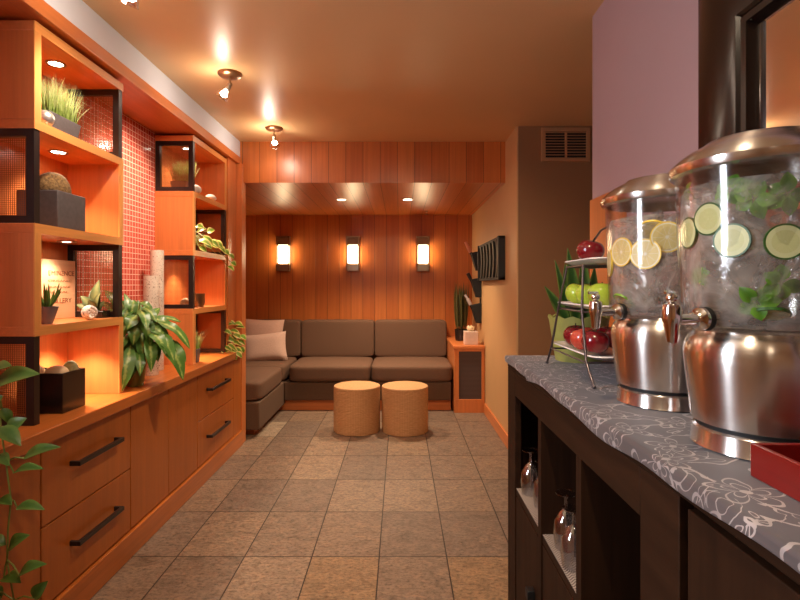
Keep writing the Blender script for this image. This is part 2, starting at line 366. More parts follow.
M['bulb_hot'] = m_emit('lit_halogen_bulb', (1.0, 0.90, 0.80), 22)
M['bulb_dim'] = m_emit('lit_lens_dim', (1.0, 0.8, 0.58), 5)
M['sconce_glow'] = m_emit('lit_sconce_glass', (1.0, 0.72, 0.40), 12.0)
M['sconce_upper'] = m_plain('frosted_sconce_glass', srgb(150, 118, 84), 0.5)
M['spot_glass'] = m_clear('clear_lamp_glass', (0.97, 0.93, 0.9), 0.15, 0.08)
M['plaque'] = m_wood('pale_pinkish_wood', srgb(238, 188, 148), 'y', 0.5, 0.08, 0.0)
M['ink'] = m_plain('engraved_letters', srgb(140, 74, 42), 0.7)
M['ink_faint'] = m_plain('faint_engraved_letters', srgb(188, 120, 80), 0.7)

# ------------------------------------------------------------------ mesh helpers
class MB:
    def __init__(self): self.bm = bmesh.new(); self.rim = self.bm.verts.layers.float.new('rim')
    def box(self, x0, x1, y0, y1, z0, z1):
        v = [self.bm.verts.new(p) for p in ((x0, y0, z0), (x1, y0, z0), (x1, y1, z0), (x0, y1, z0), (x0, y0, z1), (x1, y0, z1), (x1, y1, z1), (x0, y1, z1))]
        for f in ((0, 3, 2, 1), (4, 5, 6, 7), (0, 1, 5, 4), (1, 2, 6, 5), (2, 3, 7, 6), (3, 0, 4, 7)):
            self.bm.faces.new([v[i] for i in f])
        return self
    def hexa(self, pts):
        """eight corners: bottom four, top four"""
        v = [self.bm.verts.new(p) for p in pts]
        for f in ((0, 3, 2, 1), (4, 5, 6, 7), (0, 1, 5, 4), (1, 2, 6, 5), (2, 3, 7, 6), (3, 0, 4, 7)):
            self.bm.faces.new([v[i] for i in f])
        return self
    def rings(self, rings, cap0=True, cap1=True, closed=False):
        vs = [[self.bm.verts.new(p) for p in r] for r in rings]
        k = len(vs[0])
        pairs = list(zip(vs[:-1], vs[1:])) + ([(vs[-1], vs[0])] if closed else [])
        for a, b in pairs:
            for i in range(k):
                j = (i + 1) % k
                self.bm.faces.new((a[i], a[j], b[j], b[i]))
        if cap0 and not closed: self.bm.faces.new(list(reversed(vs[0])))
        if cap1 and not closed: self.bm.faces.new(vs[-1])
        return self
    def lathe(self, prof, c=(0, 0, 0), seg=40, closed=False, mat=None):
        """prof: list of (radius, z) from bottom up"""
        rs = []
        for r, z in prof:
            ring = [Vector((max(r, 1e-4) * math.cos(2 * PI * i / seg), max(r, 1e-4) * math.sin(2 * PI * i / seg), z)) for i in range(seg)]
            if mat is not None: ring = [mat @ p for p in ring]
            rs.append([p + Vector(c) for p in ring])
        return self.rings(rs, closed=closed)
    def tube(self, pts, r, seg=10, taper=None):
        pts = [Vector(p) for p in pts]; rs = []
        up = Vector((0.13, 0.31, 0.94)).normalized()
        prev = None
        for i, p in enumerate(pts):
            d = (pts[min(i + 1, len(pts) - 1)] - pts[max(i - 1, 0)]).normalized()
            if prev is None:
                a = d.cross(up)
                if a.length < 1e-3: a = d.cross(Vector((1, 0, 0)))
            else: a = prev - d * prev.dot(d)
            a.normalize(); prev = a; b = d.cross(a)
            rr = r if taper is None else r * taper[i]
            rs.append([p + (a * math.cos(2 * PI * k / seg) + b * math.sin(2 * PI * k / seg)) * rr for k in range(seg)])
        return self.rings(rs)
    def ball(self, c, r, scale=(1, 1, 1), seg=24, rot=None, lumps=0.0, seed=0):
        rnd = random.Random(seed); ph = [rnd.uniform(0, 6) for _ in range(6)]
        rs = []
        for i in range(1, seg // 2):
            t = PI * i / (seg // 2); ring = []
            for k in range(seg):
                a = 2 * PI * k / seg
                p = Vector((math.sin(t) * math.cos(a), math.sin(t) * math.sin(a), -math.cos(t)))
                m = 1 + lumps * (math.sin(3 * p.x + ph[0]) + math.sin(4 * p.y + ph[1]) + math.sin(5 * p.z + ph[2])) / 3
                p = Vector((p.x * scale[0], p.y * scale[1], p.z * scale[2])) * r * m
                if rot is not None: p = rot @ p
                ring.append(p + Vector(c))
            rs.append(ring)
        return self.rings(rs)
    def cushion(self, x0, x1, y0, y1, z0, z1, p=9, n=10, crown=0.0):
        """upholstered block with rounded edges and a slightly domed top"""
        c = Vector(((x0 + x1) / 2, (y0 + y1) / 2, (z0 + z1) / 2)); h = Vector(((x1 - x0) / 2, (y1 - y0) / 2, (z1 - z0) / 2))
        vm = {}
        def V(i, j, k):
            key = (i, j, k)
            if key not in vm:
                q = [math.sin((t / n * 2 - 1) * PI / 2) for t in key]
                m = sum(abs(t) ** p for t in q) ** (1 / p)
                q = [t / m for t in q]
                z = q[2] * h.z + (crown * (1 - q[0] ** 2) * (1 - q[1] ** 2) if q[2] > 0 else 0)
                vm[key] = self.bm.verts.new((c.x + q[0] * h.x, c.y + q[1] * h.y, c.z + z))
            return vm[key]
        for a in range(n):
            for b in range(n):
                for e, fl in ((0, 1), (n, 0)):
                    for ax in range(3):
                        def K(u, w):
                            t = [0, 0, 0]; t[ax] = e; t[(ax + 1) % 3] = u; t[(ax + 2) % 3] = w; return V(*t)
                        f = [K(a, b), K(a + 1, b), K(a + 1, b + 1), K(a, b + 1)]
                        if fl: f.reverse()
                        try: self.bm.faces.new(f)
                        except ValueError: pass
        return self
    def pillow(self, w, h, t, mat, n=14):
        f = []
        for side in (1, -1):
            g = []
            for i in range(n + 1):
                row = []
                for j in range(n + 1):
                    u, v = i / n * 2 - 1, j / n * 2 - 1
                    th = t / 2 * (max(0, 1 - u ** 4)) ** 0.6 * (max(0, 1 - v ** 4)) ** 0.6
                    pin = 1 - 0.06 * (1 - u * u) * abs(v) - 0.0
                    pin2 = 1 - 0.06 * (1 - v * v) * abs(u)
                    wr = 0.006 * math.sin(7 * u + 3 * v) * (1 - u * u) * (1 - v * v)
                    row.append(self.bm.verts.new(mat @ Vector((u * w / 2 * pin2, side * (th + wr * (side > 0)), v * h / 2 * pin))))
                g.append(row)
            for i in range(n):
                for j in range(n):
                    q = [g[i][j], g[i + 1][j], g[i + 1][j + 1], g[i][j + 1]]
                    if side < 0: q.reverse()
                    self.bm.faces.new(q)
        bmesh.ops.remove_doubles(self.bm, verts=self.bm.verts, dist=0.0008)
        return self
    def leaf(self, base, tip, width, droop=0.15, fold=0.25, normal=(0, 0, 1), n=8, shape=0.9, wave=0.0, thick=0.0008):
        base, tip = Vector(base), Vector(tip); ax = tip - base; L = ax.length; ax.normalize()
        nr = Vector(normal); nr = nr - ax * nr.dot(ax)
        if nr.length < 1e-3: nr = ax.orthogonal()
        nr.normalize(); sd = ax.cross(nr)
        rows = []
        ph = (base.x * 31 + tip.z * 17) % 6
        for i in range(n + 1):
            t = i / n
            w = width / 2 * (math.sin(PI * t ** shape) ** 0.85 if 0 < t < 1 else 0.02)
            c = base + ax * L * t + nr * L * droop * math.sin(PI * t)
            wv = wave * math.sin(t * 9 + ph)
            row = []
            for k, rv in ((-1, 1.0), (-0.5, 0.5), (0, 0.0), (0.5, 0.5), (1, 1.0)):
                p = c + sd * w * k + nr * (abs(k) * w * fold + wv * w * abs(k) * (1 if k > 0 else -1))
                row.append((p, rv))
            rows.append(row)
        lay = []
        for off in (thick / 2, -thick / 2):
            g = []
            for row in rows:
                gr = []
                for p, rv in row:
                    v = self.bm.verts.new(p + nr * off); v[self.rim] = rv; gr.append(v)
                g.append(gr)
            lay.append(g)
        for li, g in enumerate(lay):
            for i in range(n):
                for k in range(4):
                    q = [g[i][k], g[i][k + 1], g[i + 1][k + 1], g[i + 1][k]]
                    if li: q.reverse()
                    self.bm.faces.new(q)
        a, b = lay
        for i in range(n):
            for k in (0, 4):
                q = [a[i][k], a[i + 1][k], b[i + 1][k], b[i][k]]
                self.bm.faces.new(q if k == 0 else list(reversed(q)))
        return self
    def blade(self, base, tip, w, bend, rot):
        base, tip = Vector(base), Vector(tip); ax = tip - base
        sd = Vector((math.cos(rot), math.sin(rot), 0)); out = Vector((-math.sin(rot), math.cos(rot), 0))
        n = 4; L = []; R = []; C = []
        for i in range(n + 1):
            t = i / n; c = base + ax * t + Vector(bend) * t * t; ww = w / 2 * (1 - t ** 1.6 * 0.92)
            for lst, p, rv in ((L, c - sd * ww, 1), (R, c + sd * ww, 1), (C, c + out * ww * 0.9, 0)):
                v = self.bm.verts.new(p); v[self.rim] = t * 0.8 + 0.1 * rv; lst.append(v)
        for i in range(n):
            self.bm.faces.new((L[i], R[i], R[i + 1], L[i + 1]))
            self.bm.faces.new((R[i], C[i], C[i + 1], R[i + 1]))
            self.bm.faces.new((C[i], L[i], L[i + 1], C[i + 1]))
        return self
    def grid(self, f, nu, nv):
        g = [[self.bm.verts.new(f(i / nu, j / nv)) for j in range(nv + 1)] for i in range(nu + 1)]
        for i in range(nu):
            for j in range(nv): self.bm.faces.new((g[i][j], g[i + 1][j], g[i + 1][j + 1], g[i][j + 1]))
        return self

def root_loc(o):
    v = Vector((0, 0, 0))
    while o is not None:
        v += o.location; o = o.parent
    return v

def obj(name, mb, mat, parent=None, origin=None, bevel=0.0, smooth=40, seg=2, label=None, kind=None, local=False):
    """link one mesh object. Shapes are given in world space unless local."""
    bm = mb.bm
    bmesh.ops.recalc_face_normals(bm, faces=bm.faces)
    off = Vector((0, 0, 0))
    if not local:
        off = root_loc(parent) if parent is not None else (Vector(origin) if origin is not None else Vector((0, 0, 0)))
        bmesh.ops.translate(bm, verts=bm.verts, vec=-off)
    me = bpy.data.meshes.new(name); bm.to_mesh(me); bm.free()
    me.materials.append(M[mat] if isinstance(mat, str) else mat)
    if smooth:
        for p in me.polygons: p.use_smooth = True
        me.set_sharp_from_angle(angle=math.radians(smooth))
    o = bpy.data.objects.new(name, me); COL.objects.link(o)
    if parent is not None: o.parent = parent
    elif origin is not None: o.location = origin
    if bevel:
        b = o.modifiers.new('bevel', 'BEVEL'); b.width = bevel; b.segments = seg; b.limit_method = 'ANGLE'
    if label: o['label'] = label
    if kind: o['kind'] = kind
    return o

def tag(o, label, cat, group=None, kind=None):
    o['label'] = label; o['category'] = cat
    if group: o['group'] = group
    if kind: o['kind'] = kind
    return o
def thing(name, label, cat, loc=(0, 0, 0), group=None):
    o = bpy.data.objects.new(name, None); COL.objects.link(o); o.location = loc; o.empty_display_size = 0.05
    return tag(o, label, cat, group)
def copy_tree(o, parent=None):
    c = o.copy(); COL.objects.link(c)
    if parent is not None: c.parent = parent
    for ch in list(o.children): copy_tree(ch, c)
    return c
def open_box(mb, x0, x1, y0, y1, z0, z1, w=0.008):
    o = [(x0, y0), (x1, y0), (x1, y1), (x0, y1)]; i = [(x0 + w, y0 + w), (x1 - w, y0 + w), (x1 - w, y1 - w), (x0 + w, y1 - w)]
    return mb.rings([[Vector((*p, z0)) for p in o], [Vector((*p, z1)) for p in o], [Vector((*p, z1)) for p in i], [Vector((*p, z0 + w)) for p in i]])
def struct(name, mb, mat, bevel=0.0, smooth=40):
    o = obj(name, mb, mat, bevel=bevel, smooth=smooth); o['kind'] = 'structure'; return o
def B(*a): return MB().box(*a)

# ------------------------------------------------------------------ room
CZ = 2.345                      # ceiling height
LX, RX = -1.51, 0.80            # tiled wall, mauve wall
struct('floor', B(-2.2, 2.2, -2.3, 6.0, -0.1, 0.0), 'floor')
struct('ceiling', B(-2.2, 2.2, -2.3, 4.0, CZ, CZ + 0.1), 'ceiling')
struct('ceiling_alcove', B(-2.15, 0.9, 4.0, 5.9, 2.026, 2.1), 'planks')
struct('trim_bulkhead', B(-2.15, 0.82, 3.97, 4.0, 2.026, CZ), 'planks')
WY0, WY1, WZ0, WZ1 = 0.26, 0.60, 1.12, 2.12
struct('wall_left', B(LX - 0.1, LX, 0.95, 4.03, 0, CZ), 'mosaic')
struct('wall_left_near', MB().box(LX - 0.1, LX, -2.3, WY0, 0, CZ).box(LX - 0.1, LX, WY1, 0.95, 0, CZ).box(LX - 0.1, LX, WY0, WY1, 0, WZ0).box(LX - 0.1, LX, WY0, WY1, WZ1, CZ), 'tan')
struct('wall_alcove_left', B(-2.15, -2.05, 4.03, 5.9, 0, 2.03), 'planks')
struct('wall_back', B(-2.15, 0.9, 5.8, 5.9, 0, 2.03), 'planks')
struct('wall_alcove_right', MB().box(0.82, 2.2, 3.58, 3.68, 0, CZ), 'brown')
struct('wall_alcove_side', MB().box(0.82, 0.92, 3.582, 5.8, 0, CZ).box(0.8195, 0.83, 3.579, 3.7, 0, CZ), 'tan')
struct('wall_right', B(RX, RX + 0.12, -2.3, 2.12, 0, CZ), 'purple')
struct('wall_corridor', MB().box(RX + 0.12, 2.2, 2.0, 2.12, 0, CZ).box(2.0, 2.2, 2.12, 3.58, 0, CZ), 'brown')
struct('wall_rear', B(-1.6, 0.92, -2.3, -2.2, 0, CZ), 'tan')
fw = 0.03
struct('window_1', MB().box(LX - 0.1, LX + 0.012, WY0 - .01, WY0 + fw, WZ0, WZ1).box(LX - 0.1, LX + 0.012, WY1 - fw, WY1 + .01, WZ0, WZ1).box(LX - 0.1, LX + 0.012, WY0 + fw, WY1 - fw, WZ0 - .01, WZ0 + fw).box(LX - 0.1, LX + 0.012, WY0 + fw, WY1 - fw, WZ1 - fw, WZ1 + .01), 'white_paint')
# white soffit with its timber edge over the shelving
struct('trim_1', B(LX, -1.245, -2.2, 3.97, 2.222, CZ), 'white_paint')
struct('trim_2', MB().box(LX, -1.24, -2.2, 3.97, 2.166, 2.222), 'wood_y', bevel=0.003)
# timber pilaster and end panel at the far end of the shelving
struct('trim_3', MB().box(LX, -1.262, 3.745, 3.93, 0.738, 2.166), 'wood_z')
struct('trim_4', MB().box(-2.15, -1.218, 3.93, 4.03, 0.0, 2.166).box(-2.15, -1.246, 3.97, 4.03, 2.166, CZ), 'wood_z', bevel=0.003)
struct('baseboard_left', B(LX, -1.21, -2.2, 3.93, 0.0, 0.114), 'cab_y', bevel=0.004)
struct('baseboard_right', B(0.803, 0.82, 3.575, 4.88, 0, 0.10), 'wood_y', bevel=0.004)
struct('baseboard_corridor', B(0.803, 2.0, 3.563, 3.58, 0, 0.10), 'wood_x', bevel=0.004)
struct('trim_5', MB().box(0.79, 0.92, 1.80, 2.126, 0, 1.583), 'cab_z', bevel=0.004)
# ------------------------------------------------------------------ base cabinets and worktop
FX = -1.222
def handle(par, y0, y1, z):
    mb = MB().box(FX + 0.026, FX + 0.040, y0, y1, z - 0.009, z + 0.009)
    for y in (y0 + 0.006, y1 - 0.006): mb.box(FX - 0.001, FX + 0.028, y - 0.006, y + 0.006, z - 0.009, z + 0.009)
    return obj('handle', mb, 'frame_black', par, bevel=0.002)
def base_cabinet(y0, y1, label, drawers, doors=1):
    t = thing('base_cabinet', label, 'cabinet', (FX, (y0 + y1) / 2, 0.114))
    obj('body', B(LX + 0.003, FX - 0.02, y0 + 0.001, y1 - 0.001, 0.114, 0.686), 'cab_z', t)
    g = 0.002
    if drawers:
        for (z0, z1, zh) in ((0.401, 0.680, 0.569), (0.122, 0.396, 0.273)):
            d = obj('drawer', B(FX - 0.02, FX, y0 + g, y1 - g, z0, z1), 'cab_z', t, bevel=0.002)
            handle(d, drawers[0], drawers[1], zh)
    else:
        w = (y1 - y0) / doors
        for i in range(doors):
            obj('door', B(FX - 0.02, FX, y0 + w * i + g, y0 + w * (i + 1) - g, 0.122, 0.680), 'cab_z', t, bevel=0.002)
    return t
base_cabinet(0.60, 1.735, 'orange wood base cabinet with plain doors behind the trailing vine', None, 2)
base_cabinet(1.738, 2.312, 'orange wood two-drawer base cabinet beside the trailing vine, larger black bar handles', (1.885, 2.19))
base_cabinet(2.315, 3.075, 'orange wood base cabinet with two plain doors and no handles, under the potted lily', None, 2)
base_cabinet(3.078, 3.745, 'orange wood two-drawer base cabinet next to the sofa alcove, black bar handles', (3.22, 3.57))
tag(obj('filler_panel', B(LX + 0.003, FX - 0.001, 3.747, 3.929, 0.115, 0.686), 'cab_z', origin=(FX, 3.84, 0.115), bevel=0.002),
    'narrow plain orange wood panel closing the cabinet run at the alcove', 'panel')
tag(obj('worktop', B(LX + 0.003, -1.197, 0.6, 3.929, 0.688, 0.738), 'cab_y', origin=(-1.35, 2.3, 0.688), bevel=0.004),
    'long orange wood worktop running under both shelving units', 'worktop')
# ------------------------------------------------------------------ shelving units
SX, SB = -1.272, -1.508
BO = ((1.050, 1.084), (1.412, 1.446), (1.776, 1.809), (2.118, 2.152))   # boards, bottom to top
def shelving(y0, y1, near_solid, label):
    """near_solid: per bay (bottom to top) True when its near side is timber and its far side is wire mesh"""
    t = thing('shelving_unit', label, 'shelving', (SX, (y0 + y1) / 2, 0.739))
    zs = [0.739] + [b for bb in BO for b in bb]
    obj('back_panel', B(SB, SB + 0.008, y0 + 0.03, y1 - 0.03, 0.739, 2.118), 'wood_z', t) if False else None
    for (a, b) in BO:
        s = obj('shelf', B(SB, SX - 0.004, y0, y1, a, b), 'wood_y', t, bevel=0.002)
        obj('shelf_edge', B(SX - 0.004, SX, y0, y1, a, b), 'wood_edge', s)
    bays = [(0.739, BO[0][0]), (BO[0][1], BO[1][0]), (BO[1][1], BO[2][0]), (BO[2][1], BO[3][0])]
    for (z0, z1), ns in zip(bays, near_solid):
        for far in (0, 1):
            ya, yb = (y1 - 0.034, y1) if far else (y0, y0 + 0.034)
            if ns != bool(far):
                s = obj('side_panel', B(SB, SX - 0.004, ya, yb, z0, z1), 'wood_z', t)
                obj('side_panel_edge', B(SX - 0.004, SX, ya, yb, z0, z1), 'wood_edge_lit_z', s)
            else:
                w = 0.026; yc = (ya + yb) / 2
                fr = MB()
                fr.box(SX - w - 0.006, SX - 0.004, ya + 0.003, yb - 0.003, z0, z1).box(SB, SB + w, ya + 0.003, yb - 0.003, z0, z1)
                fr.box(SB + w, SX - w - 0.006, ya + 0.003, yb - 0.003, z0, z0 + w).box(SB + w, SX - w - 0.006, ya + 0.003, yb - 0.003, z1 - w, z1)
                f = obj('mesh_frame', fr, 'frame_black', t)
                obj('wire_mesh', B(SB + w, SX - w - 0.006, yc - 0.0012, yc + 0.0012, z0 + w, z1 - w), 'mesh', f, smooth=0)
    return t
N0, N1, Q0, Q1 = 1.775, 2.345, 3.14, 3.742
shelving(N0, N1, (False, True, False, True), 'tall orange wood shelving unit holding the plaque and moss ball, mesh side panels')
shelving(Q0, Q1, (True, False, True, False), 'tall orange wood shelving unit with mesh side panels, farther one beyond the red tiles')
# timber lining on the wall behind each unit
for i, (a, b) in enumerate(((N0, N1), (Q0, Q1))):
    struct('trim_%d' % (6 + i), B(LX, LX + 0.002, a, b, 0.739, 2.166), 'wood_z')

# ------------------------------------------------------------------ lamps
def add_light(name, typ, loc, power, color, **kw):
    l = bpy.data.lights.new(name, typ); l.energy = power; l.color = color
    for k, v in kw.items(): setattr(l, k, v)
    o = bpy.data.objects.new(name, l); COL.objects.link(o); o.location = loc
    return o
def aim(o, target):
    d = Vector(target) - o.location
    o.rotation_euler = d.to_track_quat('-Z', 'Y').to_euler(); return o
WARM = (1.0, 0.77, 0.53)
WARM2 = (1.0, 0.62, 0.36)
def downlight(x, y, z, r, label, group, power, lens='bulb', spot=1.9, color=WARM, blend=0.6, target=None):
    t = thing('recessed_downlight', label, 'downlight', (x, y, z), group)
    obj('ring', MB().lathe([(r, 0), (r, -0.004), (r * 0.86, -0.005), (r * 0.7, -0.002), (r * 0.7, 0)], (x, y, z), 28, closed=True), 'nickel', t)
    obj('lens', MB().lathe([(r * 0.7, -0.002), (r * 0.7, -0.001)], (x, y, z), 24), lens, t)
    s = add_light('downlight_lamp', 'SPOT', (x, y, z - 0.012), power, color, spot_size=spot, spot_blend=blend, shadow_soft_size=r * 0.6)
    if target: aim(s, target)
    return t
downlight(-1.38, 2.045, 2.1178, 0.036, 'small lit round downlight above the wheatgrass planter and silver ball', 'shelf downlights', 7)
downlight(-1.40, 2.09, 1.7758, 0.036, 'small lit round downlight above the moss ball', 'shelf downlights', 7)
downlight(-1.385, 2.12, 1.4118, 0.036, 'small round downlight above the engraved plaque', 'shelf downlights', 4.5)
downlight(-1.385, 2.16, 1.0498, 0.036, 'small round downlight above the pebbles in the black box', 'shelf downlights', 8)
downlight(-1.385, 3.32, 2.1178, 0.036, 'small lit round downlight above the far wheatgrass and white pebbles', 'shelf downlights', 6)
downlight(-1.385, 3.4, 1.4118, 0.036, 'small round downlight above the dark bronze cup', 'shelf downlights', 8)
downlight(-1.385, 3.36, 1.7758, 0.036, 'small round downlight added to light the variegated pothos', 'shelf downlights', 7)  # lamp added to brighten this bay
downlight(-1.385, 3.36, 1.0498, 0.036, 'small round downlight added to light the little grey grass pot', 'shelf downlights', 10)  # lamp added to lighten the dark grass below
downlight(-0.545, 4.75, 2.0258, 0.055, 'dim round downlight in alcove ceiling above the middle seat', 'alcove downlights', 42, 'bulb_dim', 2.0)
downlight(0.07, 4.75, 2.0258, 0.055, 'brightly lit round downlight in alcove ceiling toward the tan wall', 'alcove downlights', 52, 'bulb', 2.0)
t = thing('sprinkler', 'tiny sprinkler head hanging from alcove ceiling near the back wall', 'sprinkler', (0.285, 5.5, 2.0258))
obj('escutcheon', MB().lathe([(0.022, 0), (0.018, -0.006), (0.006, -0.008)], (0.285, 5.5, 2.0258), 20), 'nickel', t)
obj('nozzle', MB().lathe([(0.005, -0.008), (0.005, -0.032), (0.014, -0.034), (0.014, -0.037)], (0.285, 5.5, 2.0258), 16), 'nickel', t)

def ceiling_spot(x, y, label, target, power, up=1.5):
    t = thing('ceiling_spotlight', label, 'spotlight', (x, y, CZ), 'ceiling spotlights over the shelving')
    c = (x, y, CZ)
    obj('ceiling_plate', MB().lathe([(0.062, 0), (0.062, -0.006), (0.055, -0.014), (0.03, -0.018), (0.008, -0.020)], c, 36), 'bronze', t)
    obj('stem', MB().tube([(x, y, CZ - 0.018), (x, y, CZ - 0.055)], 0.006, 12).ball((x, y, CZ - 0.058), 0.013), 'nickel', t)
    hd = Vector((x, y, CZ - 0.062)); d = (Vector(target) - hd).normalized()
    R = d.to_track_quat('Z', 'Y').to_matrix()
    obj('lamp_holder', MB().lathe([(0.006, 0.0), (0.013, 0.004), (0.014, 0.026), (0.010, 0.03)], hd, 20, mat=R), 'nickel', t)
    obj('glass_shade', MB().lathe([(0.011, 0.026), (0.026, 0.05), (0.036, 0.082), (0.034, 0.082), (0.024, 0.05), (0.009, 0.028)], hd, 28, closed=True, mat=R), 'spot_glass', t)
    obj('bulb', MB().lathe([(0.006, 0.028), (0.015, 0.044), (0.020, 0.060), (0.012, 0.068), (0.002, 0.070)], hd, 20, mat=R), 'bulb_hot', t)
    p = hd + d * 0.09
    s = add_light('spot_lamp', 'SPOT', p, power, (1.0, 0.80, 0.62), spot_size=1.5, spot_blend=0.7, shadow_soft_size=0.03); aim(s, target)
    add_light('spot_spill', 'POINT', hd + Vector((-0.035, -0.02, -0.07)), up, (1.0, 0.80, 0.62), shadow_soft_size=0.02)
    return t
ceiling_spot(-0.915, 1.765, 'nearest ceiling spotlight, only its tip showing at the top edge', (-1.45, 2.1, 1.4), 16)
ceiling_spot(-0.898, 2.69, 'bronze ceiling spotlight with lit glass shade, halfway along the shelving', (-1.48, 2.78, 1.5), 28)
ceiling_spot(-0.894, 3.62, 'bronze ceiling spotlight with lit glass shade, close to the timber bulkhead', (-0.95, 3.97, 2.05), 1.0)

proto = None
for i, (x, lab) in enumerate(((-1.315, 'lit wall sconce above the pink pillows, closest to the shelving'), (-0.53, 'lit wall sconce in the middle of the cedar back wall'), (0.26, 'lit wall sconce closest to the tan wall and slatted rack'))):
    if proto is None:
        x0 = x
        proto = t = thing('wall_sconce', lab, 'sconce', (x, 5.8, 1.38), 'cedar wall sconces')
        obj('backplate', B(x - 0.07, x + 0.07, 5.785, 5.8, 1.385, 1.775), 'nickel', t, bevel=0.003)
        fr = MB()
        for s in (-1, 1): fr.box(x + s * 0.068 - 0.006, x + s * 0.068 + 0.006, 5.70, 5.708, 1.39, 1.778)
        fr.box(x - 0.076, x + 0.076, 5.70, 5.79, 1.766, 1.78)
        obj('frame', fr, 'bronze', t, bevel=0.002)
        obj('lit_glass', B(x - 0.052, x + 0.052, 5.716, 5.782, 1.475, 1.675), 'sconce_glow', t, bevel=0.006, label='glowing lower pane')
        obj('upper_glass', B(x - 0.062, x + 0.062, 5.714, 5.782, 1.682, 1.765), 'sconce_upper', t, bevel=0.004)
        obj('base_block', B(x - 0.064, x + 0.064, 5.705, 5.785, 1.385, 1.467), 'nickel', t, bevel=0.004)
    else:
        t = copy_tree(proto); t.location.x = x; t['label'] = lab

# ------------------------------------------------------------------ plants
def pot_round(par, c, r0, r1, h, mat, soil=True, name='pot'):
    w = min(0.006, r1 * 0.12)
    obj(name, MB().lathe([(r0, 0), (r1, h), (r1 - w, h), (r1 - w * 1.6, h - 0.012), (max(r0 - w, 0.003), w)], c, 36), mat, par)
    if soil: obj('soil', MB().lathe([(r1 - w * 2.2, h - 0.018), (r1 - w * 2.2, h - 0.010)], c, 24), 'soil', par)
def grass_planter(c, label, lx, ly, h, gh, mat='grey_planter', n=260, seed=1, cat='wheatgrass'):
    x, y, z = c; rnd = random.Random(seed)
    t = thing('wheatgrass_planter', label, cat, c, 'planters of wheatgrass')
    k = 0.86
    mb = MB().hexa([(x - lx / 2 * k, y - ly / 2 * k, z), (x + lx / 2 * k, y - ly / 2 * k, z), (x + lx / 2 * k, y + ly / 2 * k, z), (x - lx / 2 * k, y + ly / 2 * k, z),
                    (x - lx / 2, y - ly / 2, z + h), (x + lx / 2, y - ly / 2, z + h), (x + lx / 2, y + ly / 2, z + h), (x - lx / 2, y + ly / 2, z + h)])
    obj('planter', mb, mat, t, bevel=0.003)
    obj('soil', B(x - lx / 2 + 0.006, x + lx / 2 - 0.006, y - ly / 2 + 0.006, y + ly / 2 - 0.006, z + h - 0.004, z + h + 0.002), 'soil', t)
    g = MB()
    for i in range(n):
        bx, by = x + rnd.uniform(-.46, .46) * lx * 0.95, y + rnd.uniform(-.46, .46) * ly * 0.95
        hh = gh * rnd.uniform(0.6, 1.0)
        sx, sy = rnd.gauss(0, 0.012) + (bx - x) * 0.12, rnd.gauss(0, 0.012) + (by - y) * 0.12
        g.blade((bx, by, z + h), (bx + sx, by + sy, z + h + hh), 0.0032, (sx * 0.9, sy * 0.9, -abs(sx + sy) * 0.2), rnd.uniform(0, PI))
    obj('grass_blades', g, 'wheat', t, kind='stuff')
    return t
grass_planter((-1.345, 1.975, 1.8095), 'charcoal planter of wheatgrass on the top shelf beside a silver ball', 0.105, 0.19, 0.066, 0.150, n=420, seed=2)
grass_planter((-1.395, 3.28, 1.8095), 'dark planter of wheatgrass on the far top shelf behind white pebbles', 0.10, 0.15, 0.075, 0.16, seed=3)
grass_planter((-1.312, 3.245, 0.7385), 'little grey pot of bright short grass on the worktop beside the mesh', 0.062, 0.062, 0.085, 0.13, n=130, seed=4)

def stems_leaves(t, stems, leaves, leafmat, r=0.0025, stemname='stems'):
    if stems:
        s = MB()
        for p in stems: s.tube(p, r, 6)
        obj(stemname, s, 'stem', t)
    l = MB()
    for a in leaves: l.leaf(*a[:3], **a[3])
    obj('foliage', l, leafmat, t)

# trailing vine in the foreground, its pot stands on the worktop just out of the picture
t = thing('trailing_vine', 'long green trailing vine hanging down in front of the nearest cabinet', 'plant', (-1.36, 1.28, 0.7385))
pot_round(t, (-1.36, 1.28, 0.7385), 0.06, 0.08, 0.14, 'grey_planter')
P1 = lambda x, y, Y=1.5: tuple(px(x, y, Y))
leafpx = [(-6, 386, 40, 374, .075), (2, 408, 10, 424, .03), (8, 432, 27, 418, .05), (-2, 428, 21, 446, .05), (24, 458, 61, 447, .042), (14, 473, 44, 469, .034),
          (17, 507, 45, 510, .036), (9, 548, 30, 535, .046), (19, 575, 47, 564, .042), (33, 598, 48, 581, .04), (-2, 500, 12, 505, .04), (4, 577, 21, 583, .04),
          (-4, 456, 9, 466, .04), (-8, 404, 3, 396, .05), (-10, 376, 12, 366, .06), (-9, 540, 6, 545, .04), (-10, 590, 2, 598, .04), (-16, 432, -4, 442, .05), (12, 612, 30, 622, .05), (2, 640, 20, 655, .05)]
rnd = random.Random(5)
stemA = [(-1.36, 1.28, 0.88), (-1.28, 1.36, 1.0), (-1.21, 1.44, 0.98), P1(-1, 400), P1(1, 430), P1(6, 462), P1(11, 500), P1(8, 530), P1(7, 560), P1(14, 600), P1(12, 640), P1(14, 690)]
stemB = [(-1.36, 1.28, 0.88), (-1.30, 1.33, 0.99), (-1.22, 1.42, 0.95), P1(-14, 440), P1(-12, 500), P1(-4, 560), P1(-8, 620), P1(-4, 680)]
stems = [stemA, stemB]; leaves = []
for (a, b, c, d, w) in leafpx:
    Yb = 1.5 + rnd.uniform(-.015, .015)
    p, q = px(a, b, Yb), px(c, d, Yb + rnd.uniform(-.04, .015))
    leaves.append((p, q, w, dict(droop=0.12, fold=0.22, normal=(0.45, -0.55, 0.8), shape=0.72)))
    near = min((Vector(s) for s in stemA[3:] + stemB[3:]), key=lambda s: (s - p).length)
    stems.append([near, (near + p) / 2 + Vector((0, 0, 0.008)), p])
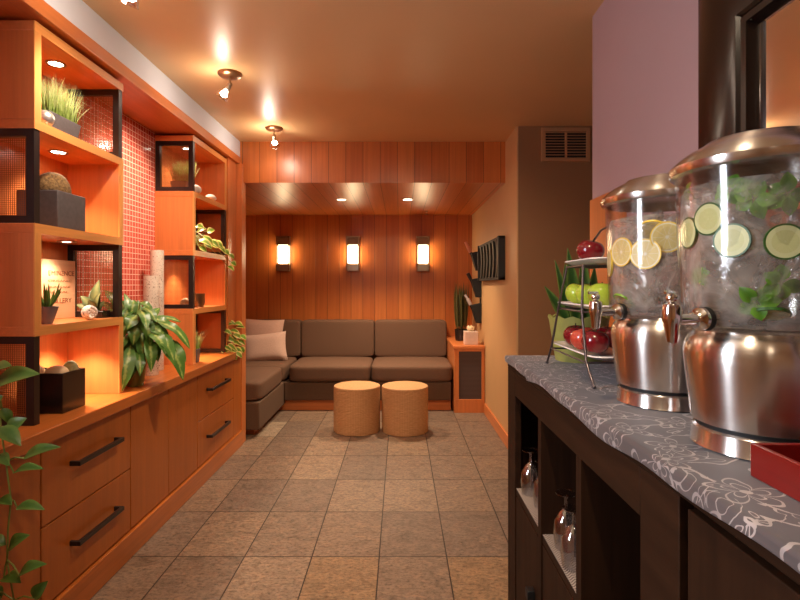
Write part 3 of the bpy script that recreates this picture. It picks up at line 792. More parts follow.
for k in range(10):
    a = rnd.uniform(0, 6.28); p = Vector((-1.36, 1.28, 0.9)) + Vector((math.cos(a), math.sin(a), 0.3)) * rnd.uniform(0.03, 0.1)
    q = p + Vector((math.cos(a) * 0.08, math.sin(a) * 0.08, 0.02)); q.x = max(q.x, -1.49)
    leaves.append((p, q, 0.06, dict(shape=0.72)))
stems_leaves(t, stems, leaves, 'leaf_pothos')

# potted lily in front of the tiled wall
LC = Vector((-1.30, 2.50, 0.7385))
t = thing('potted_lily', 'bushy plant with drooping dark green striped leaves in olive pot before speckled vases', 'plant', LC)
pot_round(t, tuple(LC), 0.040, 0.058, 0.17, 'green_pot')
crown = LC + Vector((0, 0, 0.16)); rnd = random.Random(9); stems = []; leaves = []
tips = [((190, 349), 2.48, (158, 322), .062), ((183, 380), 2.42, (160, 338), .085), ((121, 393), 2.33, (131, 345), .066), ((124, 293), 2.58, (132, 330), .05), ((160, 308), 2.7, (142, 330), .06),
        ((181, 322), 2.62, (150, 322), .055), ((119, 340), 2.42, (132, 318), .06), ((151, 372), 2.40, (147, 335), .055), ((138, 300), 2.55, (137, 332), .05), ((171, 346), 2.45, (147, 326), .065),
        ((128, 362), 2.45, (135, 330), .07), ((142, 362), 2.44, (140, 330), .06), ((112, 318), 2.6, (128, 325), .055), ((164, 336), 2.52, (142, 320), .06), ((133, 345), 2.40, (136, 318), .065),
        ((150, 346), 2.42, (142, 316), .06), ((120, 310), 2.62, (131, 326), .05), ((174, 362), 2.40, (154, 332), .07), ((145, 305), 2.62, (140, 330), .05), ((115, 300), 2.6, (129, 318), .05),
        ((168, 318), 2.7, (148, 328), .05), ((127, 330), 2.38, (137, 315), .06), ((104, 290), 2.52, (118, 312), .05), ((98, 302), 2.48, (116, 316), .05), ((178, 335), 2.55, (150, 318), .055), ((156, 322), 2.42, (143, 308), .05), ((147, 330), 2.36, (140, 310), .05), ((131, 316), 2.44, (134, 300), .045), ((166, 354), 2.38, (149, 332), .06), ((158, 362), 2.44, (150, 340), .05), ((140, 376), 2.38, (138, 350), .045), ((130, 380), 2.40, (133, 356), .05), ((122, 325), 2.42, (132, 306), .045), ((152, 312), 2.5, (140, 302), .045), ((186, 362), 2.46, (164, 340), .055), ((116, 355), 2.36, (126, 335), .05)]
for (tx, ty), Yt, (bx, by), w in tips:
    p = px(bx, by, 2.5 * 0.6 + Yt * 0.4); q = px(tx, ty, Yt)
    if q.x < -1.49: q.x = -1.49
    leaves.append((p, q, w * 1.05, dict(droop=0.16, fold=0.12, normal=(0.35, -0.35, 0.87), shape=0.85, wave=0.18, n=10)))
    stems.append([crown + Vector((rnd.uniform(-.02, .02), rnd.uniform(-.02, .02), 0)), (crown + p) / 2 + Vector((0, 0, 0.03)), p])
stems_leaves(t, stems, leaves, 'leaf_lily', 0.003)

def vine_plant(name, label, c, pot, spots, leafmat, w=0.05, seed=1, potmat='grey_planter', group=None):
    t = thing(name, label, 'plant', c, group); rnd = random.Random(seed)
    pot_round(t, c, pot[0], pot[1], pot[2], potmat)
    top = Vector(c) + Vector((0, 0, pot[2] - 0.01)); stems = []; leaves = []
    for (x, y, Y, dx, dy) in spots:
        p = px(x, y, Y); q = px(x + dx, y + dy, Y + rnd.uniform(-.03, .03))
        leaves.append((p, q, w * rnd.uniform(.8, 1.15), dict(droop=0.12, fold=0.2, normal=(0.5, -0.6, 0.6), shape=0.72)))
        stems.append([top, (top + p) / 2 + Vector((0.01, 0, 0.05)), p])
    stems_leaves(t, stems, leaves, leafmat, 0.002)
    return t
vine_plant('variegated_pothos', 'green and cream pothos spilling off the upper far shelf', (-1.40, 3.36, 1.4465), (0.035, 0.045, 0.07),
           [(197, 232, 3.26, 10, -3), (199, 240, 3.26, 12, 6), (203, 236, 3.3, 10, 8), (209, 240, 3.36, 10, 8), (214, 240, 3.4, 9, 9), (199, 247, 3.24, 8, 5), (207, 232, 3.35, 8, -2), (219, 246, 3.5, 6, 7), (224, 250, 3.6, 5, 5), (196, 226, 3.22, 8, 2), (229, 254, 3.70, 5, 5), (231, 262, 3.70, 5, 4), (228, 266, 3.70, 6, 5), (212, 245, 3.38, 8, 3), (204, 243, 3.28, 8, 6)], 'leaf_varieg', 0.052, 3)
vine_plant('trailing_pothos', 'cream and green pothos on the worktop beside the timber pilaster', (-1.37, 3.83, 0.7385), (0.045, 0.06, 0.10),
           [(224, 326, 3.78, 10, -2), (230, 330, 3.8, 10, 4), (236, 327, 3.85, 9, 1), (226, 338, 3.76, 9, 4), (232, 341, 3.78, 10, 5), (238, 340, 3.8, 7, 5), (224, 346, 3.74, 8, 6), (229, 349, 3.76, 9, 4), (234, 348, 3.76, 8, 6), (226, 352, 3.72, 7, 6), (222, 334, 3.8, 9, 6), (229, 336, 3.82, 9, 7), (220, 342, 3.78, 7, 8), (240, 347, 3.8, 4, 6), (218, 328, 3.82, 8, 2), (214, 334, 3.84, 8, 6), (213, 344, 3.84, 8, 5), (227, 322, 3.8, 9, 3), (233, 334, 3.76, 9, 5), (221, 350, 3.72, 8, 5), (236, 352, 3.74, 6, 6), (231, 354, 3.72, 6, 6), (223, 330, 3.74, 9, 5), (228, 344, 3.73, 8, 7), (234, 323, 3.84, 9, 3), (240, 335, 3.8, 6, 5)], 'leaf_varieg', 0.05, 4)
# succulent in a grey bowl
t = thing('potted_succulent', 'spiky green succulent in small grey bowl before the engraved plaque', 'plant', (-1.325, 1.915, 1.0845))
pot_round(t, (-1.325, 1.915, 1.0845), 0.018, 0.038, 0.065, 'bowl_grey', name='bowl')
l = MB(); rnd = random.Random(3)
for k in range(16):
    a = rnd.uniform(0, 6.28); s = rnd.uniform(0.015, 0.055); b = Vector((-1.325, 1.915, 1.142))
    l.leaf(b + Vector((math.cos(a), math.sin(a), 0)) * 0.008, b + Vector((math.cos(a) * s, math.sin(a) * s, rnd.uniform(.05, .10))), 0.011, droop=-0.05, fold=0.35, normal=(-math.cos(a), -math.sin(a), 0.3), shape=0.6, thick=0.003)
obj('leaves', l, 'leaf_succ', t)

t = thing('leafy_plant', 'pale leafy plant in low dark planter behind twig ball, before the mesh panel', 'plant', (-1.345, 2.265, 1.0845))
obj('planter', open_box(MB(), -1.385, -1.305, 2.235, 2.300, 1.0845, 1.116, 0.004), 'black_planter', t, bevel=0.002)
obj('soil', B(-1.381, -1.309, 2.239, 2.296, 1.106, 1.111), 'soil', t)
l = MB(); b = Vector((-1.345, 2.265, 1.108))
for (dx, dy, dz, w) in ((-.055, -.03, .075, .045), (.01, .0, .145, .05), (.035, -.03, .09, .04), (-.03, .02, .11, .045), (-.08, -.02, .035, .04), (.03, .01, .05, .04), (-.01, -.05, .06, .04), (-.05, .0, .05, .04), (.015, -.03, .035, .035)):
    l.leaf(b + Vector((dx, dy, dz)) * 0.12, b + Vector((dx, dy, dz)), w, droop=0.12, fold=0.2, normal=(-dx * 3, -0.6, 0.5), shape=0.8)
obj('leaves', l, 'leaf_pale', t)

# ------------------------------------------------------------------ shelf ornaments
tag(obj('silver_ball', MB().ball((-1.30, 1.868, 1.8400), 0.0305, seg=32), 'sphere_silver', origin=(-1.30, 1.868, 1.8095)), 'shiny silver ball on the top shelf beside the wheatgrass', 'ornament')
tag(obj('planter_box', open_box(MB(), -1.445, -1.287, 1.918, 2.088, 1.4465, 1.588), 'grey_planter', origin=(-1.36, 2.0, 1.4465), bevel=0.003), 'square charcoal planter box carrying the moss ball', 'planter')
tag(obj('moss_ball', MB().ball((-1.366, 2.003, 1.606), 0.064, seg=36, lumps=0.06, seed=4), 'moss', origin=(-1.366, 2.003, 1.54)), 'shaggy brown green moss ball set in a charcoal planter', 'ornament')
t = thing('black_box', 'glossy black open box holding pebbles on the worktop', 'box', (-1.37, 2.015, 0.7385))
obj('walls', open_box(MB(), -1.46, -1.287, 1.945, 2.087, 0.7385, 0.892), 'black_planter', t, bevel=0.002)
obj('false_bottom', B(-1.452, -1.295, 1.953, 2.079, 0.85, 0.856), 'black_planter', t)
for (c, s, rz, mat, lab, seed) in (((-1.425, 1.985, 0.8865), (0.040, 0.028, 0.031), 0.4, 'stone_cream', 'cream oval pebble in the black box, half behind the mesh frame', 1),
                             ((-1.340, 1.990, 0.8865), (0.042, 0.030, 0.031), 0.2, 'stone_cream', 'cream oval pebble in the black box, in the middle', 2),
                             ((-1.325, 2.052, 0.8905), (0.032, 0.024, 0.035), 0.0, 'stone_green', 'rough green grey stone in black box corner', 3)):
    tag(obj('pebble', MB().ball(c, 1, s, 24, Matrix.Rotation(rz, 3, 'Z'), 0.05, seed), mat, origin=(c[0], c[1], 0.857)), lab, 'stone', 'stones in the black box')
t = thing('engraved_plaque', 'pale wood plaque with engraved lettering leaning behind the succulent', 'plaque', (-1.47, 2.17, 1.0845))
obj('board', B(-1.484, -1.470, 2.03, 2.309, 1.0845, 1.338), 'plaque', t, bevel=0.001)
def text(name, s, size, loc, rot, mat, parent, ext=0.0006, align='LEFT', width=None):
    cu = bpy.data.curves.new(name, 'FONT'); cu.body = s; cu.size = size; cu.extrude = ext; cu.align_x = align
    o = bpy.data.objects.new(name, cu); COL.objects.link(o); cu.materials.append(M[mat]); o.parent = parent
    o.location = Vector(loc) - root_loc(parent); o.rotation_euler = rot
    bpy.context.view_layer.update()
    me = bpy.data.meshes.new_from_object(o.evaluated_get(bpy.context.evaluated_depsgraph_get()))
    if width:
        xs = [v.co.x for v in me.vertices]; k = width / (max(xs) - min(xs))
        for v in me.vertices: v.co.x *= k
    m = bpy.data.objects.new(name, me); COL.objects.link(m); m.parent = parent
    m.location = o.location; m.rotation_euler = rot
    bpy.data.objects.remove(o)
    return m
RX90 = (PI / 2, 0, PI / 2)
for s, z, sz, w, mt in (('EMINENCE', 1.271, 0.029, 0.166, 'ink'), ('ORGANIC', 1.243, 0.014, 0.150, 'ink_faint'), ('SKIN CARE', 1.217, 0.013, 0.140, 'ink_faint'), ('FACIAL', 1.195, 0.013, 0.130, 'ink_faint'), ('GALLERY', 1.153, 0.029, 0.150, 'ink')):
    text('lettering', s, sz, (-1.4695, 2.130, z), RX90, mt, t, width=w)
# twig ball: a wire sphere of thin hoops
mb = MB(); rnd = random.Random(6)
for k in range(22):
    R = Matrix.Rotation(rnd.uniform(0, 6.28), 3, 'X') @ Matrix.Rotation(rnd.uniform(0, 6.28), 3, 'Y')
    rs = []
    for i in range(24):
        a = 2 * PI * i / 24; rr = 0.0285
        cdir = R @ Vector((math.cos(a), math.sin(a), 0)); up = R @ Vector((0, 0, 1))
        cc = Vector((-1.30, 2.135, 1.1155)) + cdir * rr
        rs.append([cc + (cdir * math.cos(b) + up * math.sin(b)) * 0.0018 for b in (0, 1.57, 3.14, 4.71)])
    mb.rings(rs, closed=True)
tag(obj('twig_ball', mb, 'stone_white', origin=(-1.30, 2.135, 1.0855)), 'small white woven twig ball on the shelf before the mesh panel', 'ornament')
for (x, y, Y, s, lab) in ((196, 189.5, 3.25, (0.034, 0.040, 0.030), 'white pebble on the far top shelf beside the wheatgrass pot'), (211, 193, 3.48, (0.034, 0.055, 0.024), 'flat white pebble alone near the far top shelf end')):
    X = -1.305 if s[2] > .027 else -1.31
    Yy = X * F / (x - 400)
    tag(obj('white_pebble', MB().ball((X, Yy, 1.8095 + s[2]), 1, s, 20, None, 0.05, 3), 'stone_white', origin=(X, Yy, 1.8095)), lab, 'stone', 'white pebbles on the far shelf')
mb = MB().lathe([(0.040, 0), (0.047, 0.03), (0.046, 0.075), (0.049, 0.09), (0.044, 0.09), (0.041, 0.075), (0.04, 0.01)], (-1.335, 3.36, 1.0845), 32)
tag(obj('bronze_cup', mb, 'bronze', origin=(-1.335, 3.36, 1.0845)), 'dark bronze cup on the far middle shelf', 'cup')
tag(obj('pink_ball', MB().ball((-1.365, 3.245, 1.1155), 0.031, seg=24), 'stone_cream', origin=(-1.365, 3.245, 1.0845)), 'pale round ball on far middle shelf behind the mesh', 'ornament')
def vase(x, y, r, h, label):
    mb = MB().lathe([(r * 0.96, 0), (r, 0.01), (r, h - 0.006), (r * 0.96, h), (r * 0.8, h), (r * 0.78, h - 0.02), (r * 0.78, 0.02)], (x, y, 0.7385), 40)
    return tag(obj('speckled_vase', mb, 'ceramic_speck', origin=(x, y, 0.7385)), label, 'vase', 'speckled cylinder vases')
vase(-1.405, 2.95, 0.0365, 0.692, 'tallest speckled cream cylinder vase before the red tiles')
vase(-1.362, 2.79, 0.0385, 0.542, 'shorter speckled cream cylinder vase right behind the lily')

# ------------------------------------------------------------------ sofa alcove
t = thing('corner_sofa', 'L-shaped brown grey upholstered corner sofa filling the alcove', 'sofa', (-0.5, 5.3, 0))
obj('plinth', MB().box(-1.2, 0.50, 5.02, 5.795, 0.0, 0.105).box(-2.045, -1.2, 4.2, 5.795, 0.0, 0.06), 'wood_x', t)
sb = MB().box(-1.13, 0.50, 4.965, 5.79, 0.105, 0.285)
obj('base', sb, 'sofa_base', t, bevel=0.012, seg=3)
obj('chaise_base', B(-2.045, -1.132, 4.10, 5.79, 0.06, 0.285), 'sofa_base', t, bevel=0.012, seg=3)
for (x0, x1, y0, y1) in ((-1.09, -0.288, 4.935, 5.62), (-0.284, 0.515, 4.935, 5.62), (-1.9, -1.12, 4.95, 5.62), (-1.9, -1.125, 4.10, 4.945)):
    obj('seat_cushion', MB().cushion(x0, x1, y0, y1, 0.285, 0.448, 10, 14, 0.012), 'sofa', t)
for (x0, x1) in ((-1.88, -1.095), (-1.09, -0.284), (-0.28, 0.515)):
    obj('back_cushion', MB().cushion(x0, x1, 5.60, 5.785, 0.44, 0.842, 16, 16), 'sofa', t)
for (y0, y1) in ((4.11, 4.86), (4.865, 5.595)):
    obj('back_cushion', MB().cushion(-2.04, -1.885, y0, y1, 0.44, 0.842, 9, 12), 'sofa', t)
def scatter(c, w, h, th, rz, tilt, roll, mat, label):
    Mx = Matrix.Translation(c) @ Matrix.Rotation(rz, 4, 'Z') @ Matrix.Rotation(tilt, 4, 'X') @ Matrix.Rotation(roll, 4, 'Y')
    return tag(obj('throw_pillow', MB().pillow(w, h, th, Mx), mat, origin=tuple(c)), label, 'pillow', 'throw pillows on the sofa')
scatter(Vector((-1.49, 5.50, 0.655)), 0.46, 0.42, 0.13, 0.0, -0.20, 0.03, 'pillow', 'dusty pink square throw pillow against the sofa back, behind another')
scatter(Vector((-1.40, 5.26, 0.585)), 0.46, 0.30, 0.14, 0.1, -0.30, -0.10, 'pillow_b', 'pale taupe lumbar pillow tilted in front of the pink one')
# ottomans
t = thing('raffia_ottoman', 'round raffia ottoman nearer the drawers, of the pair', 'ottoman', (-0.365, 4.33, 0), 'round raffia ottomans')
obj('body', MB().lathe([(0.190, 0.0), (0.196, 0.006), (0.197, 0.34), (0.196, 0.362)], (-0.365, 4.33, 0), 64), 'raffia', t)
obj('top', MB().lathe([(0.1965, 0.362), (0.1975, 0.370), (0.193, 0.379), (0.180, 0.384), (0.06, 0.386)], (-0.365, 4.33, 0), 64), 'raffia_top', t)
t2 = copy_tree(t); t2.location = (0.042, 4.32, 0); t2['label'] = 'round raffia ottoman nearer the tan wall, of the pair'; t2.rotation_euler.z = 1.9
# side cabinet
t = thing('side_cabinet', 'low orange wood side cabinet with dark panel at the sofa end', 'cabinet', (0.665, 5.3, 0))
fx0, fx1, fy = 0.522, 0.800, 4.905
obj('top', B(0.515, 0.818, fy - 0.01, 5.795, 0.615, 0.645), 'wood_x', t, bevel=0.003)
obj('body', B(fx0, fx1 + 0.015, fy + 0.02, 5.79, 0.0, 0.615), 'wood_z', t)
fr = MB().box(fx0, fx0 + 0.045, fy, fy + 0.02, 0.13, 0.615).box(fx1 - 0.015, fx1 + 0.015, fy, fy + 0.02, 0.13, 0.615).box(fx0, fx1 + 0.015, fy, fy + 0.02, 0.0, 0.13).box(fx0 + 0.045, fx1 - 0.015, fy, fy + 0.02, 0.59, 0.615)
obj('front_frame', fr, 'wood_z', t, bevel=0.002)
obj('front_panel', B(fx0 + 0.045, fx1 - 0.015, fy + 0.008, fy + 0.02, 0.13, 0.59), 'panel_dark', t, label='dark ribbed front panel')
t = thing('tissue_box', 'small beige tissue box with tissue pulled up on the side cabinet', 'tissue box', (0.70, 5.03, 0.646))
obj('carton', B(0.632, 0.762, 4.965, 5.095, 0.646, 0.775), 'tissue_box', t, bevel=0.003)
mb = MB()
for k in range(5):
    a = k * 1.3; c = Vector((0.697, 5.03, 0.772))
    mb.leaf(c + Vector((math.cos(a) * .01, math.sin(a) * .01, 0)), c + Vector((math.cos(a) * .035, math.sin(a) * .03, 0.055 + 0.008 * (k % 2))), 0.06, droop=-0.2, fold=0.3, normal=(-math.cos(a), -math.sin(a), 0.2), shape=0.7)
obj('tissue', mb, 'tissue', t)
t = thing('reed_plant', 'tall dark green reed bundle in dark pot on side cabinet', 'plant', (0.645, 5.38, 0.646))
pot_round(t, (0.645, 5.38, 0.646), 0.06, 0.07, 0.12, 'black_planter')
mb = MB(); rnd = random.Random(8)
for k in range(60):
    a = rnd.uniform(0, 6.28); r = rnd.uniform(0, 0.055); b = Vector((0.645 + r * math.cos(a), 5.38 + r * math.sin(a), 0.755))
    hh = rnd.uniform(0.38, 0.52)
    mb.leaf(b, b + Vector((math.cos(a) * 0.028, math.sin(a) * 0.028, hh)), 0.022, droop=0.01, fold=0.4, normal=(math.cos(a), math.sin(a), 0), shape=0.75, n=6)
obj('foliage', mb, 'leaf_reed', t)
# wall holders with slanting inserts
for i, (z0, mat, lab, lab2) in enumerate(((1.375, 'pink_wood', 'topmost black wall holder beside the slatted rack', 'dark rod with pinkish tip slanting out of topmost wall holder'),
                                    (1.105, 'frame_black', 'middle black wall holder of the vertical three', 'dark rod slanting out of the middle wall holder'),
                                    (0.845, 'silver_tip', 'lowest black wall holder above the tissue box', 'silver tipped rod slanting out of lowest wall holder'))):
    t = thing('wall_holder', lab, 'wall holder', (0.82, 5.17, z0), 'black wall holders')
    yc = 5.17
    mb = MB().rings([[Vector(p) for p in r] for r in (
        [(0.818, yc - .05, z0), (0.818, yc + .05, z0), (0.77, yc + .045, z0), (0.77, yc - .045, z0)],
        [(0.818, yc - .06, z0 + .2), (0.818, yc + .06, z0 + .2), (0.715, yc + .055, z0 + .18), (0.715, yc - .055, z0 + .18)],
        [(0.812, yc - .052, z0 + .2), (0.812, yc + .052, z0 + .2), (0.722, yc + .048, z0 + .18), (0.722, yc - .048, z0 + .18)],
        [(0.81, yc - .045, z0 + .02), (0.81, yc + .045, z0 + .02), (0.776, yc + .04, z0 + .02), (0.776, yc - .04, z0 + .02)])])
    obj('pocket', mb, 'black', t, bevel=0.003)
    obj('mounting_plate', B(0.812, 0.8195, yc - .035, yc + .035, z0 + .19, z0 + .25), 'black', t, bevel=0.002)
    b = Vector((0.79, yc, z0 + 0.03)); e = Vector((0.685, yc - 0.01, z0 + 0.245)); d = e - b
    r = thing('slanted_rod', lab2, 'rod', tuple(b), 'rods in the wall holders')
    obj('shaft', MB().tube([b, b + d * 0.3, b + d * 0.72], 0.014, 14, [0.8, 1, 1]), 'frame_black', r)
    k = MB().tube([b + d * 0.72, b + d * 0.9, b + d * 1.0], 0.019, 14, [0.9, 1, 0.95])
    if i == 2: k.tube([b + d * 0.93, b + d * 0.98 + Vector((-0.03, 0, 0.045))], 0.012, 12)
    if i == 0: k.tube([b + d * 0.98, b + d * 1.22], 0.016, 12)
    obj('tip', k, mat, r)
# slatted wall rack
t = thing('wall_rack', 'black wall-mounted rack of curved slats on the tan wall', 'wall rack', (0.82, 4.5, 1.27))
ya, yb, za, zb = 3.97, 5.03, 1.27, 1.615
obj('frame', MB().box(0.765, 0.8195, ya, ya + 0.05, za, zb).box(0.765, 0.8195, yb - 0.03, yb, za, zb).box(0.775, 0.8195, ya, yb, za, za + 0.025).box(0.775, 0.8195, ya, yb, zb - 0.025, zb), 'black', t, bevel=0.003)
for k in range(6):
    y = ya + 0.13 + k * 0.155; rs = []
    for i in range(13):
        tt = i / 12; bow = math.sin(PI * tt)
        z = za + 0.02 + (zb - za - 0.04) * tt; x = 0.768 + 0.0 * bow; yy = y - 0.055 * bow
        rs.append([Vector((x, yy - 0.030, z)), Vector((x + 0.035, yy - 0.030, z)), Vector((x + 0.035, yy + 0.030, z)), Vector((x, yy + 0.030, z))])
    obj('slat', MB().rings(rs), 'black', t)
# vent
t = thing('air_vent', 'louvered air vent high on the brown wall', 'vent', (1.16, 3.58, 2.09))
x0, x1, z0, z1, y = 0.99, 1.335, 2.093, 2.334, 3.579
obj('frame', MB().rings([[Vector((a, yy, b)) for a, b in ((x0 + k, z0 + k), (x1 - k, z0 + k), (x1 - k, z1 - k), (x0 + k, z1 - k))] for k, yy in ((0, y), (0.004, y - .012), (0.028, y - .012), (0.032, y))], closed=True).box(1.155, 1.17, y - .011, y - .001, z0 + .03, z1 - .03), 'vent', t)
obj('backing', B(x0 + .02, x1 - .02, y - .002, y + .0005, z0 + .02, z1 - .02), 'black', t)
mb = MB()
for k in range(9):
    z = z0 + 0.044 + k * 0.0195
    mb.hexa([(x0 + .03, y - .010, z), (x1 - .03, y - .010, z), (x1 - .03, y - .002, z + .006), (x0 + .03, y - .002, z + .006), (x0 + .03, y - .010, z + .003), (x1 - .03, y - .010, z + .003), (x1 - .03, y - .002, z + .009), (x0 + .03, y - .002, z + .009)])
obj('louvers', mb, 'vent', t)
# mirror
t = thing('wall_mirror', 'large mirror in broad polished dark frame above the drink dispensers', 'mirror', (0.80, 0.5, 1.14))
my0, my1, mz0, mz1, W = -0.55, 1.315, 1.14, 2.00, 0.197
prof = [(0.0, 0.0), (0.0, 0.030), (0.02, 0.042), (0.10, 0.055), (0.16, 0.040), (0.168, 0.030), (0.172, 0.036), (0.186, 0.034), (0.192, 0.018), (W, 0.012), (W, 0.0)]
rings = []
for (sy, sz) in ((0, 0), (1, 0), (1, 1), (0, 1)):
    ring = []
    for (o_, d_) in prof:
        yy = my0 + o_ if sy == 0 else my1 - o_; zz = mz0 + o_ if sz == 0 else mz1 - o_
        ring.append(Vector((0.7995 - d_, yy, zz)))
    rings.append(ring)
obj('frame', MB().rings(rings, closed=True), 'mirror_frame', t, smooth=35)
obj('mirror_glass', B(0.788, 0.798, my0 + W - 0.005, my1 - W + 0.005, mz0 + W - 0.005, mz1 - W + 0.005), 'mirror', t, smooth=0)

# ------------------------------------------------------------------ bar
BX, BT = 0.36, 0.990
t = thing('bar_cabinet', 'dark wood bar cabinet with open cubbies and stemmed glasses', 'cabinet', (BX, 1.2, 0))
obj('end_panel', B(BX, 0.784, 1.68, 1.70, 0, 0.958), 'bar', t)
obj('near_panel', B(BX + 0.02, 0.784, 0.657, 0.677, 0, 0.958), 'bar', t)
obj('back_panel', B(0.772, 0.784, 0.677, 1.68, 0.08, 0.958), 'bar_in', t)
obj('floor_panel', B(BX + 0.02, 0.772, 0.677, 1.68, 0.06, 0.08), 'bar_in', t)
obj('face_frame', MB().box(BX, BX + 0.02, 1.597, 1.68, 0, 0.958).box(BX, BX + 0.02, 0.658, 0.765, 0, 0.958).box(BX, BX + 0.02, 0.765, 1.597, 0.883, 0.958).box(BX, BX + 0.02, 0.765, 1.597, 0.0, 0.08), 'bar_y', t, bevel=0.0015)
for (a, b) in ((1.302, 1.330), (1.014, 1.043)): obj('divider', B(BX, 0.772, a, b, 0.08, 0.883), 'bar', t)
obj('shelf', MB().box(BX + 0.004, 0.772, 1.330, 1.68, 0.572, 0.592), 'bar_y', t)
obj('shelf', MB().box(BX + 0.004, 0.772, 1.043, 1.302, 0.572, 0.592), 'bar_y', t)
for (a, b) in ((1.333, 1.594), (1.046, 1.299)):
    d = obj('door', B(BX + 0.003, BX + 0.02, a, b, 0.084, 0.568), 'bar', t, bevel=0.0015)
    obj('knob', MB().box(BX - 0.018, BX + 0.003, a + 0.035, a + 0.062, 0.38, 0.407), 'black', d, bevel=0.002)
t = thing('bar_cabinet', 'plain dark wood bar cabinet beneath the red box', 'cabinet', (BX, 0.3, 0))
obj('body', B(BX + 0.02, 0.784, 0.0, 0.6385, 0, 0.958), 'bar', t)
obj('door', B(BX, BX + 0.02, 0.32, 0.6385, 0.02, 0.95), 'bar', t, bevel=0.0015)
obj('door', B(BX, BX + 0.02, 0.0, 0.317, 0.02, 0.95), 'bar', t, bevel=0.0015)
tag(obj('countertop', B(BX, 0.7845, 0.0, 1.705, 0.9582, BT), 'bar_y', origin=(0.57, 0.85, 0.9582), bevel=0.002), 'long dark wood bar top beneath the floral runner', 'worktop')
def drop(y): return 0.018 + 0.006 * math.sin(y * 9.0) + 0.003 * math.sin(y * 23) - (0.010 if y > 1.42 else 0)
def cloth(u, v):
    y = -0.0 + 1.716 * v; s = u
    wv = 0.0008 * math.sin(y * 31) * math.sin(u * 20)
    if s < 0.8: return Vector((0.783 - (0.783 - 0.358) * s / 0.8, y, BT + 0.0018 + max(0, wv)))
    k = (s - 0.8) / 0.2; a = min(1, k / 0.2) * PI / 2
    x = 0.358 - 0.005 * math.sin(a); z = BT + 0.0018 - 0.005 * (1 - math.cos(a))
    if k > 0.2: z -= (k - 0.2) / 0.8 * drop(y); x -= 0.003 * (k - 0.2) * math.sin(y * 14)
    return Vector((x, y, z))
o = obj('table_runner', MB().grid(cloth, 60, 140), 'cloth', origin=(0.57, 0.85, BT)); so = o.modifiers.new('cloth_thickness', 'SOLIDIFY'); so.thickness = 0.0014; so.offset = 1
tag(o, 'grey runner cloth with pale floral scrolls covering the bar top', 'table runner')
BT2 = BT + 0.0038
for (a, b, lab) in ((1.331, 1.596, 'chevron patterned liner in the farthest bar cubby'), (1.044, 1.301, 'chevron patterned liner in bar cubby with the two front glasses')):
    tag(obj('shelf_liner', B(BX + 0.004, 0.771, a, b, 0.5922, 0.5942), 'liner', origin=(0.57, (a + b) / 2, 0.5922)), lab, 'shelf liner', 'chevron shelf liners')
g0 = None
gprof = [(0.026, 0.000), (0.030, 0.035), (0.027, 0.065), (0.014, 0.088), (0.0045, 0.096), (0.0035, 0.118), (0.006, 0.126), (0.025, 0.130), (0.025, 0.132), (0.0, 0.1325)]
for (x, y, lab) in ((0.398, 1.556, 'upturned stemmed glass in the farthest bar cubby, in front'), (0.412, 1.462, 'upturned stemmed glass in the farthest cubby, partly behind the divider'),
                    (0.402, 1.236, 'upturned stemmed glass with widest visible foot in the second cubby'), (0.392, 1.150, 'upturned stemmed glass in second cubby, nearest the divider post'), (0.47, 1.275, 'upturned stemmed glass standing deepest in the second cubby')):
    if g0 is None:
        g0 = t = thing('stemmed_glass', lab, 'glass', (0, 0, 0), 'upturned glasses in the bar')
        inner = [(r - 0.0012, z) for r, z in gprof[:4]]
        obj('bowl', MB().lathe([(0.0247, 0.0)] + [(r - 0.0013, z) for r, z in gprof[1:4]][:2] + [(0.0125, 0.086), (0.0045, 0.096), (0.0145, 0.088), (0.0272, 0.065), (0.0302, 0.035), (0.026, 0.0)], (0, 0, 0), 28, closed=True), 'glass', t, local=True)
        obj('stem', MB().lathe([(0.0045, 0.096), (0.0035, 0.118), (0.006, 0.127)], (0, 0, 0), 14), 'glass', t, local=True)
        obj('foot', MB().lathe([(0.006, 0.127), (0.025, 0.1305), (0.025, 0.1325), (0.002, 0.133)], (0, 0, 0), 32), 'glass', t, local=True)
    else:
        t = copy_tree(g0); t['label'] = lab
    t.location = (x, y, 0.5943)

